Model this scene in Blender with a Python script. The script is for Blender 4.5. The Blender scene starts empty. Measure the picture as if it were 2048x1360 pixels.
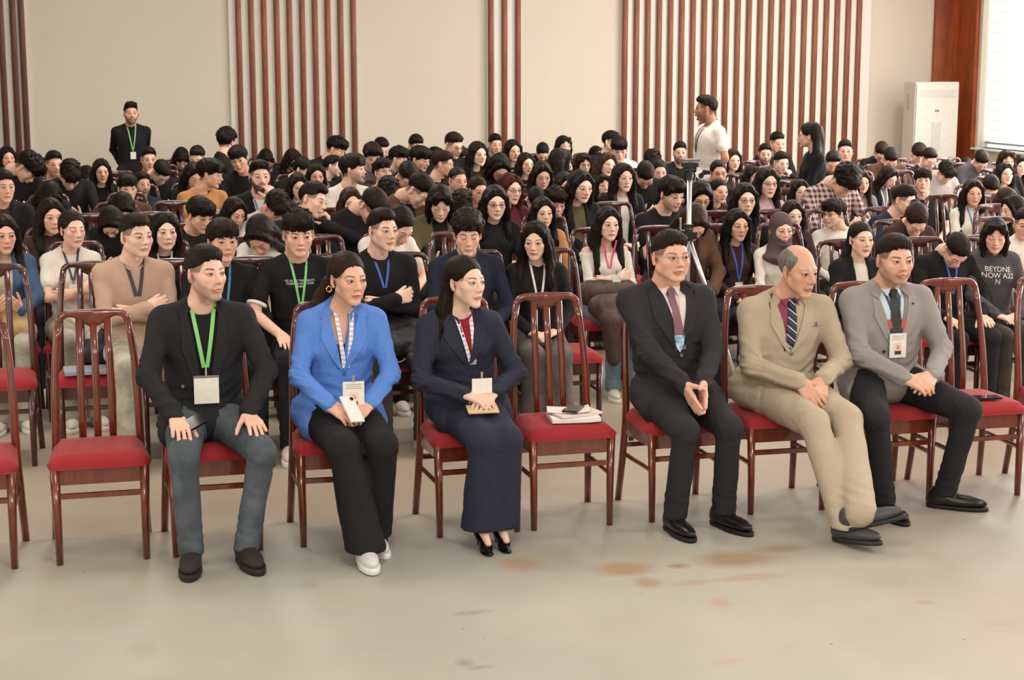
import bpy, math, random
import numpy as np
from mathutils import Vector, Matrix, Euler
from mathutils.bvhtree import BVHTree

SC = bpy.context.scene
COL = SC.collection

# ---------------------------------------------------------------- camera (photographer on the stage, eye 2.15 m up)
FPX, EYE = 3300.0, 2.15                       # focal length in pixels of the 2048 x 1360 frame
YAW, PITCH = math.radians(14.5), math.atan(562 / 3300.0)
FW = np.array([math.sin(YAW)*math.cos(PITCH), math.cos(YAW)*math.cos(PITCH), -math.sin(PITCH)])
RT = np.array([math.cos(YAW), -math.sin(YAW), 0.0]); UP = np.cross(RT, FW)
cam = bpy.data.objects.new('camera', bpy.data.cameras.new('camera')); COL.objects.link(cam); SC.camera = cam
cam.location = (0, 0, EYE)
cam.rotation_euler = Matrix((RT, UP, -FW)).transposed().to_euler()
cam.data.sensor_width = 36.0; cam.data.lens = 36.0 * FPX / 2048.0; cam.data.clip_end = 100
cam.data.dof.use_dof = True; cam.data.dof.focus_distance = 8.3; cam.data.dof.aperture_fstop = 11.0

# ---------------------------------------------------------------- light
world = bpy.data.worlds.new('world'); SC.world = world; world.use_nodes = True
wb = world.node_tree.nodes['Background']; wb.inputs[0].default_value = (1.0, .975, .95, 1); wb.inputs[1].default_value = 0.42
def area(name, loc, target, sx, sy, energy, color):
    l = bpy.data.lights.new(name, 'AREA'); l.shape = 'RECTANGLE'; l.size = sx; l.size_y = sy; l.energy = energy; l.color = color
    o = bpy.data.objects.new(name, l); COL.objects.link(o); o.location = loc
    o.rotation_euler = (Vector(target) - Vector(loc)).to_track_quat('-Z', 'Y').to_euler(); return o
# tall windows of the right-hand wall in front of the visible one, and of the left-hand wall
for yy in (3.0, 7.5, 12.0, 16.0):
    area('window_light_right', (11.3, yy, 2.6), (3, yy - .5, 1.0), 2.2, 3.0, 100 if yy < 5 else 230 if yy < 9 else 300, (1.0, .97, .95))
for yy in (2.5, 8.0):
    area('window_light_left', (-5.6, yy, 2.8), (2, yy + 1, 1.0), 1.8, 2.8, 85, (1.0, .96, .90))
# ceiling lamps
for xx, yy in ((1, 4), (6, 4), (0, 9.5), (5, 9.5), (10, 9.5), (1, 15.5), (6, 15.5), (9.8, 16)):
    area('ceiling_lamp_light', (xx, yy, 4.75), (xx, yy, 0), 1.4, 1.4, 130 if yy > 12 else 60, (1.0, .955, .90))
# unseen front lights added behind the photographer
area('added_front_light', (-1.5, -2.5, 4.4), (2.5, 8, .8), 2.6, 1.2, 175, (1.0, .96, .92))
area('added_front_light', (5.0, -1.5, 4.4), (3.5, 8, .8), 2.6, 1.2, 175, (1.0, .96, .92))
SC.view_settings.view_transform = 'Standard'; SC.view_settings.look = 'None'
SC.view_settings.exposure = 0.02; SC.view_settings.gamma = 1.0; SC.view_settings.use_curve_mapping = False

def ray(x, y): return FW + RT*((x - 1024) / FPX) - UP*((y - 680) / FPX)
def on_y(x, y, Y):
    """the point of depth Y seen at a pixel"""
    d = ray(x, y); return d*(Y / d[1]) + np.array([0, 0, EYE])
def on_z(x, y, z):
    d = ray(x, y); return d*((z - EYE) / d[2]) + np.array([0, 0, EYE])
# ---------------------------------------------------------------- mesh from implicit shapes
def axis_points(lo, hi, coarse, zones):
    out = [lo]; x = lo
    while x < hi:
        h = coarse
        for a, b, f in zones:
            d = max(a - x, x - b, 0.0)
            h = min(h, f + 0.30 * d)
        x += h; out.append(x)
    return np.array(out, np.float32)

class Field:
    """signed distance on a rectilinear grid of uneven spacing"""
    def __init__(s, xs, ys, zs):
        s.xs, s.ys, s.zs = xs, ys, zs
        s.D = np.full((len(xs), len(ys), len(zs)), 0.3, np.float32)
    def sub(s, lo, hi, m):
        sl = []
        for ax, a, b in zip((s.xs, s.ys, s.zs), lo, hi):
            i = max(0, int(np.searchsorted(ax, a - m)) - 2); j = min(len(ax), int(np.searchsorted(ax, b + m)) + 2)
            if j - i < 1: return None
            sl.append(slice(i, j))
        return tuple(sl), (s.xs[sl[0]][:, None, None], s.ys[sl[1]][None, :, None], s.zs[sl[2]][None, None, :])
    def put(s, sl, d, k, op):
        A = s.D[sl]
        if op == 'add':
            if k > 0:
                h = np.maximum(k - np.abs(A - d), 0) / k
                s.D[sl] = np.minimum(A, d) - h * h * k * .25
            else: s.D[sl] = np.minimum(A, d)
        else:
            d = -d
            if k > 0:
                h = np.maximum(k - np.abs(A - d), 0) / k
                s.D[sl] = np.maximum(A, d) + h * h * k * .25
            else: s.D[sl] = np.maximum(A, d)
    def cone(s, a, b, r1, r2, k=.01, op='add', flat=None):
        """flat=(axis vector, factor): squash along that axis"""
        a = np.array(a, float); b = np.array(b, float); R = max(r1, r2)
        if flat is not None and flat[1] > 1: R2 = R * flat[1]
        else: R2 = R
        g = s.sub(np.minimum(a, b) - R2, np.maximum(a, b) + R2, k + .012)
        if g is None: return
        sl, (X, Y, Z) = g
        px, py, pz = X - a[0], Y - a[1], Z - a[2]
        v = b - a; L = float(v @ v) + 1e-12
        t = np.clip((px * v[0] + py * v[1] + pz * v[2]) / L, 0, 1)
        qx, qy, qz = px - t * v[0], py - t * v[1], pz - t * v[2]
        if flat is not None:
            n = np.array(flat[0], float); n /= np.linalg.norm(n)
            dn = qx * n[0] + qy * n[1] + qz * n[2]
            f = 1.0 / flat[1] - 1.0
            qx, qy, qz = qx + dn * n[0] * f, qy + dn * n[1] * f, qz + dn * n[2] * f
        d = np.sqrt(qx * qx + qy * qy + qz * qz) - (r1 + (r2 - r1) * t)
        if flat is not None: d = d * min(1.0, flat[1])
        s.put(sl, d.astype(np.float32), k, op)
    def ell(s, c, r, k=.01, op='add', rot=None):
        c = np.array(c, float); R = max(r)
        g = s.sub(c - (R if rot is not None else np.array(r)), c + (R if rot is not None else np.array(r)), k + .012)
        if g is None: return
        sl, (X, Y, Z) = g
        px, py, pz = X - c[0], Y - c[1], Z - c[2]
        if rot is not None:
            M = rot
            px, py, pz = (M[0][0]*px + M[1][0]*py + M[2][0]*pz, M[0][1]*px + M[1][1]*py + M[2][1]*pz, M[0][2]*px + M[1][2]*py + M[2][2]*pz)
        k0 = np.sqrt((px/r[0])**2 + (py/r[1])**2 + (pz/r[2])**2) + 1e-6
        k1 = np.sqrt((px/r[0]**2)**2 + (py/r[1]**2)**2 + (pz/r[2]**2)**2) + 1e-6
        s.put(sl, (k0 * (k0 - 1) / k1).astype(np.float32), k, op)
    def box(s, c, h, r=.005, k=.005, op='add', rot=None):
        c = np.array(c, float); R = float(np.linalg.norm(h)) if rot is not None else np.array(h)
        g = s.sub(c - R, c + R, k + .012)
        if g is None: return
        sl, (X, Y, Z) = g
        px, py, pz = X - c[0], Y - c[1], Z - c[2]
        if rot is not None:
            M = rot
            px, py, pz = (M[0][0]*px + M[1][0]*py + M[2][0]*pz, M[0][1]*px + M[1][1]*py + M[2][1]*pz, M[0][2]*px + M[1][2]*py + M[2][2]*pz)
        qx, qy, qz = np.abs(px) - h[0] + r, np.abs(py) - h[1] + r, np.abs(pz) - h[2] + r
        d = np.sqrt(np.maximum(qx, 0)**2 + np.maximum(qy, 0)**2 + np.maximum(qz, 0)**2) + np.minimum(np.maximum(np.maximum(qx, qy), qz), 0) - r
        s.put(sl, d.astype(np.float32), k, op)
    def keep(s, fn, k=.0):
        """intersect with fn(X,Y,Z) <= 0"""
        d = fn(s.xs[:, None, None], s.ys[None, :, None], s.zs[None, None, :]).astype(np.float32)
        A = s.D
        if k > 0:
            h = np.maximum(k - np.abs(A - d), 0) / k
            s.D = np.maximum(A, d) + h * h * k * .25
        else: s.D = np.maximum(A, d)
    def mesh(s):
        D = s.D
        D[0] = D[-1] = .3; D[:, 0] = D[:, -1] = .3; D[:, :, 0] = D[:, :, -1] = .3
        S = D < 0
        nx, ny, nz = D.shape
        cnt = np.zeros((nx-1, ny-1, nz-1), np.int8)
        for i in (0, 1):
            for j in (0, 1):
                for k in (0, 1):
                    cnt += S[i:nx-1+i, j:ny-1+j, k:nz-1+k]
        act = (cnt > 0) & (cnt < 8)
        I, J, K = np.nonzero(act)
        n = len(I)
        idx = np.full(act.shape, -1, np.int32); idx[I, J, K] = np.arange(n)
        acc = np.zeros((n, 3), np.float64); num = np.zeros(n)
        cor = {}
        for i in (0, 1):
            for j in (0, 1):
                for k in (0, 1): cor[i, j, k] = D[I+i, J+j, K+k]
        for ax in range(3):
            for u in (0, 1):
                for v in (0, 1):
                    a = [0, 0, 0]; o = [q for q in range(3) if q != ax]
                    a[o[0]] = u; a[o[1]] = v; b = list(a); b[ax] = 1
                    da, db = cor[tuple(a)], cor[tuple(b)]
                    m = (da < 0) != (db < 0)
                    t = np.where(m, da / np.where(m, da - db, 1), 0)
                    acc[m, o[0]] += u; acc[m, o[1]] += v; acc[m, ax] += t[m]; num[m] += 1
        acc /= num[:, None]
        V = np.empty((n, 3))
        for q, (ax, B) in enumerate(zip((s.xs, s.ys, s.zs), (I, J, K))):
            V[:, q] = ax[B] + (ax[B+1] - ax[B]) * acc[:, q]
        F = []
        for ax in range(3):
            A = np.moveaxis(S, ax, 0); id_ = np.moveaxis(idx, ax, 0)
            ch = A[:-1, 1:-1, 1:-1] != A[1:, 1:-1, 1:-1]
            a, b, c = np.nonzero(ch)
            b1, c1 = b + 1, c + 1
            q = np.stack([id_[a, b1-1, c1-1], id_[a, b1, c1-1], id_[a, b1, c1], id_[a, b1-1, c1]], 1)
            flip = ~A[a, b1, c1]
            if ax == 1: flip = ~flip
            q[flip] = q[flip][:, ::-1]
            F.append(q)
        F = np.concatenate(F)
        F = F[(F >= 0).all(1)]
        return V, F

def smooth_mesh(V, F, it=1, lam=.5):
    E = np.concatenate([F[:, [0, 1]], F[:, [1, 2]], F[:, [2, 3]], F[:, [3, 0]]])
    for _ in range(it):
        acc = np.zeros_like(V); c = np.zeros(len(V))
        for q in range(3):
            acc[:, q] = np.bincount(E[:, 0], V[E[:, 1], q], len(V)) + np.bincount(E[:, 1], V[E[:, 0], q], len(V))
        c = np.bincount(E[:, 0], minlength=len(V)) + np.bincount(E[:, 1], minlength=len(V))
        V = V + lam * (acc / np.maximum(c, 1)[:, None] - V)
    return V

def mesh_data(name, V, F, mat=None, smooth=True, attrs=None, mats=None, midx=None):
    me = bpy.data.meshes.new(name)
    V = np.asarray(V, np.float32)
    if isinstance(F, np.ndarray):
        n, k = F.shape
        me.vertices.add(len(V)); me.vertices.foreach_set('co', V.ravel())
        me.loops.add(n * k); me.loops.foreach_set('vertex_index', F.ravel().astype(np.int32))
        me.polygons.add(n); me.polygons.foreach_set('loop_start', np.arange(0, n * k, k, dtype=np.int32))
        me.update(calc_edges=True)
    else:
        me.from_pydata([tuple(map(float, v)) for v in V], [], [tuple(map(int, f)) for f in F])
    if smooth: me.polygons.foreach_set('use_smooth', [True] * len(me.polygons))
    for m in (mats or ([mat] if mat else [])): me.materials.append(m)
    if midx is not None: me.polygons.foreach_set('material_index', np.asarray(midx, np.int32))
    for k, arr in (attrs or {}).items():
        a = me.attributes.new(k, 'FLOAT_VECTOR', 'POINT'); a.data.foreach_set('vector', np.asarray(arr, np.float32).ravel())
    return me

def thin_out(V, F, target):
    """collapse a dense surface to about this many triangles, keeping its shape"""
    n = len(F) * 2
    if n <= target: return V, F
    me = mesh_data('tmp', V, F, None)
    o = bpy.data.objects.new('tmp', me); bpy.context.scene.collection.objects.link(o)
    m = o.modifiers.new('d', 'DECIMATE'); m.ratio = target / n
    dg = bpy.context.evaluated_depsgraph_get(); dg.update()
    e = o.evaluated_get(dg).to_mesh()
    V2 = np.empty(len(e.vertices)*3, np.float32); e.vertices.foreach_get('co', V2); V2 = V2.reshape(-1, 3).astype(float)
    e.calc_loop_triangles(); F2 = np.empty(len(e.loop_triangles)*3, np.int32); e.loop_triangles.foreach_get('vertices', F2); F2 = F2.reshape(-1, 3)
    o.evaluated_get(dg).to_mesh_clear()
    bpy.data.objects.remove(o); bpy.data.meshes.remove(me)
    return V2, F2
# ---------------------------------------------------------------- materials
class Nd:
    """tiny expression builder over Math nodes"""
    def __init__(s, nt, v): s.nt, s.v = nt, v
    def _m(s, op, o=None, c=None, clamp=False):
        n = s.nt.nodes.new('ShaderNodeMath'); n.operation = op; n.use_clamp = clamp
        for i, q in enumerate((s, o, c)):
            if q is None: continue
            if isinstance(q, Nd): q = q.v
            if isinstance(q, (int, float)): n.inputs[i].default_value = q
            else: s.nt.links.new(q, n.inputs[i])
        return Nd(s.nt, n.outputs[0])
    def __add__(s, o): return s._m('ADD', o)
    def __sub__(s, o): return s._m('SUBTRACT', o)
    def __mul__(s, o): return s._m('MULTIPLY', o)
    def __truediv__(s, o): return s._m('DIVIDE', o)
    def __radd__(s, o): return s._m('ADD', o)
    def __rmul__(s, o): return s._m('MULTIPLY', o)
    def __rsub__(s, o): return Nd(s.nt, o)._m('SUBTRACT', s)
    def abs(s): return s._m('ABSOLUTE')
    def sq(s): return s * s
    def sqrt(s): return s._m('SQRT')
    def min(s, o): return s._m('MINIMUM', o)
    def max(s, o): return s._m('MAXIMUM', o)
    def step(s, a, b):
        """0 below a, 1 above b (a may exceed b)"""
        n = s.nt.nodes.new('ShaderNodeMapRange'); n.clamp = True; n.interpolation_type = 'SMOOTHSTEP' if a < b else 'LINEAR'
        s.nt.links.new(s.v, n.inputs['Value']); n.inputs['From Min'].default_value = a; n.inputs['From Max'].default_value = b
        return Nd(s.nt, n.outputs[0])

def new_mat(name):
    m = bpy.data.materials.new(name); m.use_nodes = True
    nt = m.node_tree; b = nt.nodes['Principled BSDF']
    return m, nt, b

def mixc(nt, fac, a, b, mode='MIX'):
    n = nt.nodes.new('ShaderNodeMix'); n.data_type = 'RGBA'; n.blend_type = mode
    for key, q in (('Factor', fac), ('A', a), ('B', b)):
        sock = [i for i in n.inputs if i.name == key and (i.type == ('VALUE' if key == 'Factor' else 'RGBA'))][0]
        if isinstance(q, Nd): q = q.v
        if isinstance(q, (int, float)): sock.default_value = q
        elif isinstance(q, (tuple, list)): sock.default_value = tuple(q) + ((1,) if len(q) == 3 else ())
        else: nt.links.new(q, sock)
    return [o for o in n.outputs if o.type == 'RGBA'][0]

def noise(nt, scale, detail=3, vec=None, rough=.5, dim='3D'):
    n = nt.nodes.new('ShaderNodeTexNoise'); n.inputs['Scale'].default_value = scale; n.inputs['Detail'].default_value = detail
    n.inputs['Roughness'].default_value = rough
    if vec is not None: nt.links.new(vec, n.inputs['Vector'])
    return n.outputs['Fac']

def coords(nt, kind='Object', scale=None):
    t = nt.nodes.new('ShaderNodeTexCoord').outputs[kind]
    if scale is None: return t
    m = nt.nodes.new('ShaderNodeMapping'); m.inputs['Scale'].default_value = scale
    nt.links.new(t, m.inputs['Vector']); return m.outputs[0]

def bump(nt, b, h, strength=.3, dist=.002):
    n = nt.nodes.new('ShaderNodeBump'); n.inputs['Strength'].default_value = strength; n.inputs['Distance'].default_value = dist
    nt.links.new(h.v if isinstance(h, Nd) else h, n.inputs['Height']); nt.links.new(n.outputs[0], b.inputs['Normal'])

def lin(r, g, b):
    """sRGB 0-255 to linear"""
    f = lambda c: (c/255/12.92) if c <= 10 else ((c/255 + .055)/1.055)**2.4
    return (f(r), f(g), f(b))

_MC = {}
def skin_mat(tone=0, lips=0, beard=0, gaze=0, closed=False, brow=1.0, hairc=(.012, .008, .006), scalp='short'):
    key = ('skin', tone, lips, beard, gaze, closed, brow, hairc, scalp)
    if key in _MC: return _MC[key]
    base = SKIN[tone]
    m, nt, b = new_mat('skin'); L = nt.links.new
    at = nt.nodes.new('ShaderNodeAttribute'); at.attribute_name = 'rest'
    sp = nt.nodes.new('ShaderNodeSeparateXYZ'); L(at.outputs['Vector'], sp.inputs[0])
    x, y, z = (Nd(nt, sp.outputs[i]) for i in range(3))
    ax = x.abs()
    face = y.step(-.045, -.060)                     # 1 on the face front
    n1 = Nd(nt, noise(nt, 60, 3, at.outputs['Vector']))
    n2 = Nd(nt, noise(nt, 320, 2, at.outputs['Vector']))
    col = mixc(nt, (n1 - .35) * .5, base, tuple(c*.86 for c in base))
    # warmer cheeks, nose, ears and knuckles
    ck = (((ax - .042)/.022).sq() + ((z + .028)/.022).sq()).step(1.0, .0) * face
    ns = ((x/.016).sq() + ((z + .031)/.016).sq()).step(1.0, .2) * face
    ear = ax.step(.072, .078) * z.step(-.05, -.04)
    red = (base[0]*1.0, base[1]*.70, base[2]*.64)
    col = mixc(nt, (ck*.22 + ns*.22 + ear*.3)._m('MINIMUM', 1.0), col, red)
    # lids and under-eye
    le = (((ax - .0315)/.022).sq() + ((z - .000)/.015).sq()).step(1.0, .3) * face
    col = mixc(nt, le*(.40 if lips else .30), col, (base[0]*.70, base[1]*.54, base[2]*.48))
    if beard:
        jl = z - (y + .03) * .55                     # beard line runs up to the ear
        reg = jl.step(-.020, -.038) * z.step(-.150, -.120) * y.step(.012, .0)
        mo = ((x/.023).sq() + ((z + .0655)/.0085).sq()).step(.8, 1.3)
        chk = (((ax - .030)/.018).sq() + ((z + .036)/.022).sq()).step(.6, 1.3)
        amt = {1: .42, 2: .72, 3: .92}[beard]
        must = ((x/.030).sq() + ((z + .051)/.0075).sq()).step(1.3, .5)
        reg = ((reg * chk).max(must * (.9 if beard > 1 else .6))) * mo
        col = mixc(nt, reg * (n2*.5 + .75)._m('MINIMUM', 1.0) * amt, col, tuple(hc*1.3 + .012 for hc in hairc))
    # scalp under the hair, fading out
    if scalp != 'none':
        zl = Nd(nt, 0.0)
        hl = (z - y.step(-.08, -.045)*-.045 - .066 + y.step(-.048, .03)*.0)
        sc = (z - (.062 - (y.step(-.066, -.046))*.058)).step(-.003, .012)
        back = y.step(.028, .040) * z.step(-.072, -.045)
        sc = sc * (1 - ear) if False else sc
        sc = (sc.max(back)) * (1.0 - ((ax.step(.0745, .077)) * y.step(.04, .03) * z.step(.03, .024)))
        amt = .84 if scalp == 'short' else .25
        col = mixc(nt, sc*(n2*.5 + .62)._m('MINIMUM', 1.0)*amt, col, tuple(h_ + .006 for h_ in hairc))
    # brows: an arc in x-z
    bz = z - (.0235 - ((ax - .036)*(ax - .036))*10.0)
    bw = .0042 if brow >= 1 else .0030
    br = (bz/bw).abs().step(1.25, .55) * ax.step(.011, .016) * ax.step(.054, .046) * face
    col = mixc(nt, br*(n2*.6 + .6)._m('MINIMUM', 1.0)*.93, col, tuple(h_ + .004 for h_ in hairc))
    # lips
    lipshape = ((z + .0650) / (.0080 - ax*ax*8.5))
    lm = lipshape.abs().step(1.1, .75) * ax.step(.0262, .0235) * face
    lc = {0: (base[0]*.74, base[1]*.48, base[2]*.46), 1: (base[0]*.78, base[1]*.34, base[2]*.36), 2: (.42, .07, .07)}[lips]
    col = mixc(nt, lm*.8, col, lc)
    ml = ((z + .0648)/.0011).abs().step(1.6, .4) * ax.step(.027, .023) * face
    col = mixc(nt, ml*.75, col, (base[0]*.22, base[1]*.10, base[2]*.09))
    nos = ((((ax - .0068)/.0034).sq() + ((z + .0395)/.0022).sq()).step(1.2, .5)) * face
    col = mixc(nt, nos*.8, col, (base[0]*.16, base[1]*.07, base[2]*.06))
    # eyes
    ex = ax - .0315
    gz = gaze * .0032
    opening = z - .0002 - (ex*.10)
    hgt_u = .0056 - ex*ex*24.0
    hgt_l = .0048 - ex*ex*21.0
    if closed:
        lash = ((z + .0035 + ex*ex*-12.0)/.0011).abs().step(1.8, .5) * ex.abs().step(.0150, .0125) * face
        col = mixc(nt, lash*.95, col, (.012, .008, .007))
        eyem = None
    else:
        up = (opening - hgt_u).step(.0006, -.0003); dn = (opening + hgt_l).step(-.0006, .0003)
        eyem = up * dn * ex.abs().step(.0152, .0142) * face
        iris = (((x.abs()*0 + 1) * 0) + 0)
        sgn = x._m('SIGN')
        ix = x - sgn*.0315 - gz
        r2 = (ix.sq() + (z - .0012).sq()).sqrt()
        wh = mixc(nt, r2.step(.0056, .0072), (.020, .011, .007), (.38, .33, .31))
        wh = mixc(nt, r2.step(.0028, .0020), wh, (.003, .003, .003))
        gl = ((ix + .0022).sq() + (z - .0034).sq()).sqrt().step(.0013, .0007)
        col = mixc(nt, eyem, col, wh)
        ln = ((opening - hgt_u)/.0013).abs().step(1.5, .4) * ex.abs().step(.0170, .0150) * face
        ln2 = ((opening + hgt_l)/.0008).abs().step(1.6, .5) * ex.abs().step(.0152, .0135) * face
        col = mixc(nt, (ln*(.95 if lips else .85)), col, (.010, .007, .006))
        col = mixc(nt, ln2*.45, col, (base[0]*.25, base[1]*.14, base[2]*.12))
        crease = ((opening - hgt_u - .0042)/.0009).abs().step(2.0, .4) * ex.abs().step(.0160, .011) * face
        col = mixc(nt, crease*.45, col, (base[0]*.42, base[1]*.26, base[2]*.22))
    L(col, b.inputs['Base Color'])
    rgh = .50
    if eyem is not None:
        r = Nd(nt, rgh) - eyem*.38 if False else (eyem * -.36 + rgh)
        L(r.v, b.inputs['Roughness'])
    else: b.inputs['Roughness'].default_value = rgh
    b.inputs['Specular IOR Level'].default_value = .35
    bump(nt, b, n2 * .35 + n1, .10, .002)
    _MC[key] = m; return m

SKIN = [lin(233, 187, 165), lin(224, 174, 150), lin(214, 164, 140), lin(233, 193, 172), lin(178, 128, 102)]

def hair_mat(c=(.011, .0075, .006), gloss=.34, name='hair'):
    key = ('hair', c, gloss)
    if key in _MC: return _MC[key]
    m, nt, b = new_mat(name)
    v = coords(nt, 'Object', (150, 150, 14))
    n = Nd(nt, noise(nt, 1.0, 4, v, .6)); n0 = Nd(nt, noise(nt, 14, 2, coords(nt, 'Object')))
    col = mixc(nt, (n - .3)*1.6 + (n0 - .5)*.6, tuple(q*.28 for q in c), tuple(q*1.1 for q in c))
    nt.links.new(col, b.inputs['Base Color'])
    nt.links.new((n*.25 + gloss + .08).v, b.inputs['Roughness'])
    b.inputs['Specular IOR Level'].default_value = .22; b.inputs['Specular Tint'].default_value = (1, .82, .72, 1)
    bump(nt, b, n, .55, .004)
    _MC[key] = m; return m

def cloth_mat(c, kind='plain', rough=.85, sheen=.0):
    """c linear colour"""
    key = ('cloth', tuple(round(q, 4) for q in c), kind, rough)
    if key in _MC: return _MC[key]
    m, nt, b = new_mat('cloth_' + kind)
    v = coords(nt, 'Object')
    n = Nd(nt, noise(nt, 9, 3, v)); fine = Nd(nt, noise(nt, 420, 2, v))
    lo, hi = tuple(q*.84 for q in c), tuple(min(1, q*1.12) for q in c)
    if kind == 'suit':
        w = nt.nodes.new('ShaderNodeTexWave'); w.inputs['Scale'].default_value = 90; w.inputs['Distortion'].default_value = 3; w.inputs['Detail'].default_value = 2
        nt.links.new(v, w.inputs['Vector'])
        col = mixc(nt, (n*.5 + Nd(nt, w.outputs['Fac'])*.25 + fine*.25), lo, hi)
    elif kind == 'melange':
        n3 = Nd(nt, noise(nt, 260, 3, coords(nt, 'Object', (1, 1, .25)), .7))
        col = mixc(nt, n3.step(.30, .70), tuple(q*.72 for q in c), tuple(min(1, q*1.28) for q in c))
    elif kind == 'knit':
        w = nt.nodes.new('ShaderNodeTexWave'); w.inputs['Scale'].default_value = 70; w.bands_direction = 'X'
        nt.links.new(v, w.inputs['Vector'])
        col = mixc(nt, Nd(nt, w.outputs['Fac'])*.6 + n*.4, lo, hi)
        fine = Nd(nt, w.outputs['Fac'])
    elif kind == 'denim':
        n3 = Nd(nt, noise(nt, 6, 4, v, .6))
        col = mixc(nt, n3.step(.35, .68)*.8 + fine*.2, tuple(q*.70 for q in c), tuple(min(1, q*1.45) for q in c))
    elif kind == 'check':
        sp = nt.nodes.new('ShaderNodeSeparateXYZ'); nt.links.new(v, sp.inputs[0])
        X = Nd(nt, sp.outputs[0]); Z = Nd(nt, sp.outputs[2])
        a = (X*26)._m('FRACT').step(.45, .55); d = (Z*26)._m('FRACT').step(.45, .55)
        col = mixc(nt, (a + d)*.5, (.55, .48, .45), c)
    elif kind == 'floral':
        vo = nt.nodes.new('ShaderNodeTexVoronoi'); vo.inputs['Scale'].default_value = 42; nt.links.new(v, vo.inputs['Vector'])
        col = mixc(nt, Nd(nt, vo.outputs['Distance']).step(.42, .5), c, (.62, .58, .52))
    elif kind == 'tie_stripe':
        sp = nt.nodes.new('ShaderNodeSeparateXYZ'); nt.links.new(v, sp.inputs[0])
        X = Nd(nt, sp.outputs[0]); Z = Nd(nt, sp.outputs[2])
        a = ((Z + X*.9)*22)._m('FRACT').step(.80, .86) * ((Z + X*.9)*22)._m('FRACT').step(.99, .96)
        d = ((Z + X*.9)*22)._m('FRACT').step(.45, .5) * ((Z + X*.9)*22)._m('FRACT').step(.60, .58)
        col = mixc(nt, a, mixc(nt, d*.7, c, (.05, .16, .15)), (.62, .63, .66))
    else:
        col = mixc(nt, n*.7 + fine*.3, lo, hi)
    nt.links.new(col, b.inputs['Base Color']); b.inputs['Roughness'].default_value = rough
    b.inputs['Specular IOR Level'].default_value = .25
    big = Nd(nt, noise(nt, 15, 3, v, .55)); rid = 1.0 - ((big - .5).abs()*2.6)
    bump(nt, b, fine*.12 + rid*.8, .42, .010)
    _MC[key] = m; return m

def plain_mat(name, c, rough=.5, metal=0.0, spec=.5, nscale=30, namt=.12, coat=0):
    key = (name, tuple(c), rough, metal)
    if key in _MC: return _MC[key]
    m, nt, b = new_mat(name)
    n = Nd(nt, noise(nt, nscale, 3, coords(nt, 'Object')))
    nt.links.new(mixc(nt, n, tuple(q*(1-namt) for q in c), tuple(min(1, q*(1+namt)) for q in c)), b.inputs['Base Color'])
    b.inputs['Roughness'].default_value = rough; b.inputs['Metallic'].default_value = metal
    b.inputs['Specular IOR Level'].default_value = spec
    if coat: b.inputs['Coat Weight'].default_value = coat; b.inputs['Coat Roughness'].default_value = .08
    _MC[key] = m; return m
# ---------------------------------------------------------------- heads
def head_prims(f, c, male=True, old=False, jaw=1.0, neck=True, nb=None):
    """head centre c (eye level), face towards -y"""
    c = np.array(c, float)
    P = lambda x, y, z: (c[0] + x, c[1] + y, c[2] + z)
    w = 1.0 if male else .95
    f.ell(P(0, .018, .035), (.073*w, .092, .080), 0)
    f.ell(P(0, -.030, -.008), (.063*w, .058, .070), .03)
    f.ell(P(0, -.034, -.052), (.050*w, .045, .052), .025)
    jw = (.052 if male else .046) * jaw
    for sx in (-1, 1):
        f.cone(P(sx*jw, -.002, -.050), P(sx*.017*w, -.066, -.096), .019, .013, .022)
        f.ell(P(sx*.043*w, -.058, -.024), (.020, .020, .017), .022)           # cheekbone
        f.cone(P(sx*.016, -.083, .021), P(sx*.046*w, -.070, .020), .009, .008, .014)   # brow
        f.cone(P(sx*.034*w, -.05, -.05), P(sx*.03*w, -.055, -.066), .018, .016, .02)
    f.ell(P(0, -.073, -.100), (.021 if male else .016, .015, .014), .016)      # chin
    for sx in (-1, 1):
        f.ell(P(sx*.032, -.098, .001), (.0175, .017, .0125), .014, 'sub')      # socket
        f.ell(P(sx*.0315, -.0765, -.001), (.0150, .0138, .0120), .004)         # eyeball with lids
        f.cone(P(sx*.018, -.0855, .009), P(sx*.044, -.0795, .0085), .0042, .0040, .005)  # upper lid
    f.cone(P(0, -.082, .014), P(0, -.101, -.024), .0078, .0098, .012)           # nose
    f.ell(P(0, -.106, -.031), (.0110, .0105, .0095), .008)
    for sx in (-1, 1): f.ell(P(sx*.0125, -.0955, -.034), (.0075, .010, .0075), .006)
    f.cone(P(0, -.084, -.048), P(0, -.090, -.060), .014, .014, .012)            # muzzle
    for sx in (-1, 1):
        f.cone(P(0, -.0985, -.0600), P(sx*.024, -.086, -.0640), .0050, .0030, .005)
        f.cone(P(0, -.0985, -.0695), P(sx*.021, -.087, -.0655), .0056, .0032, .005)
    f.cone(P(-.024, -.1005, -.0652), P(.024, -.1005, -.0652), .0032, .0032, .003, 'sub')
    for sx in (-1, 1):                                                          # ears
        R = np.array(Euler((-.15, 0, sx*.42)).to_matrix())
        f.ell(P(sx*.078*w, .012, -.006), (.0075, .0185, .031), .006, rot=R)
        f.ell(P(sx*.085*w, .006, -.002), (.0045, .010, .017), .004, 'sub', rot=R)
        f.ell(P(sx*.076*w, .004, -.030), (.006, .009, .010), .006)
    if neck:
        r = .057 if male else .045
        b = nb if nb is not None else P(0, .045, -.20)
        f.cone(P(0, .022, -.055), b, r, r*1.06, .022, flat=((0, 1, 0), .95))
        if male: f.ell(P(0, -.022, -.128), (.008, .010, .012), .02)

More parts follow.
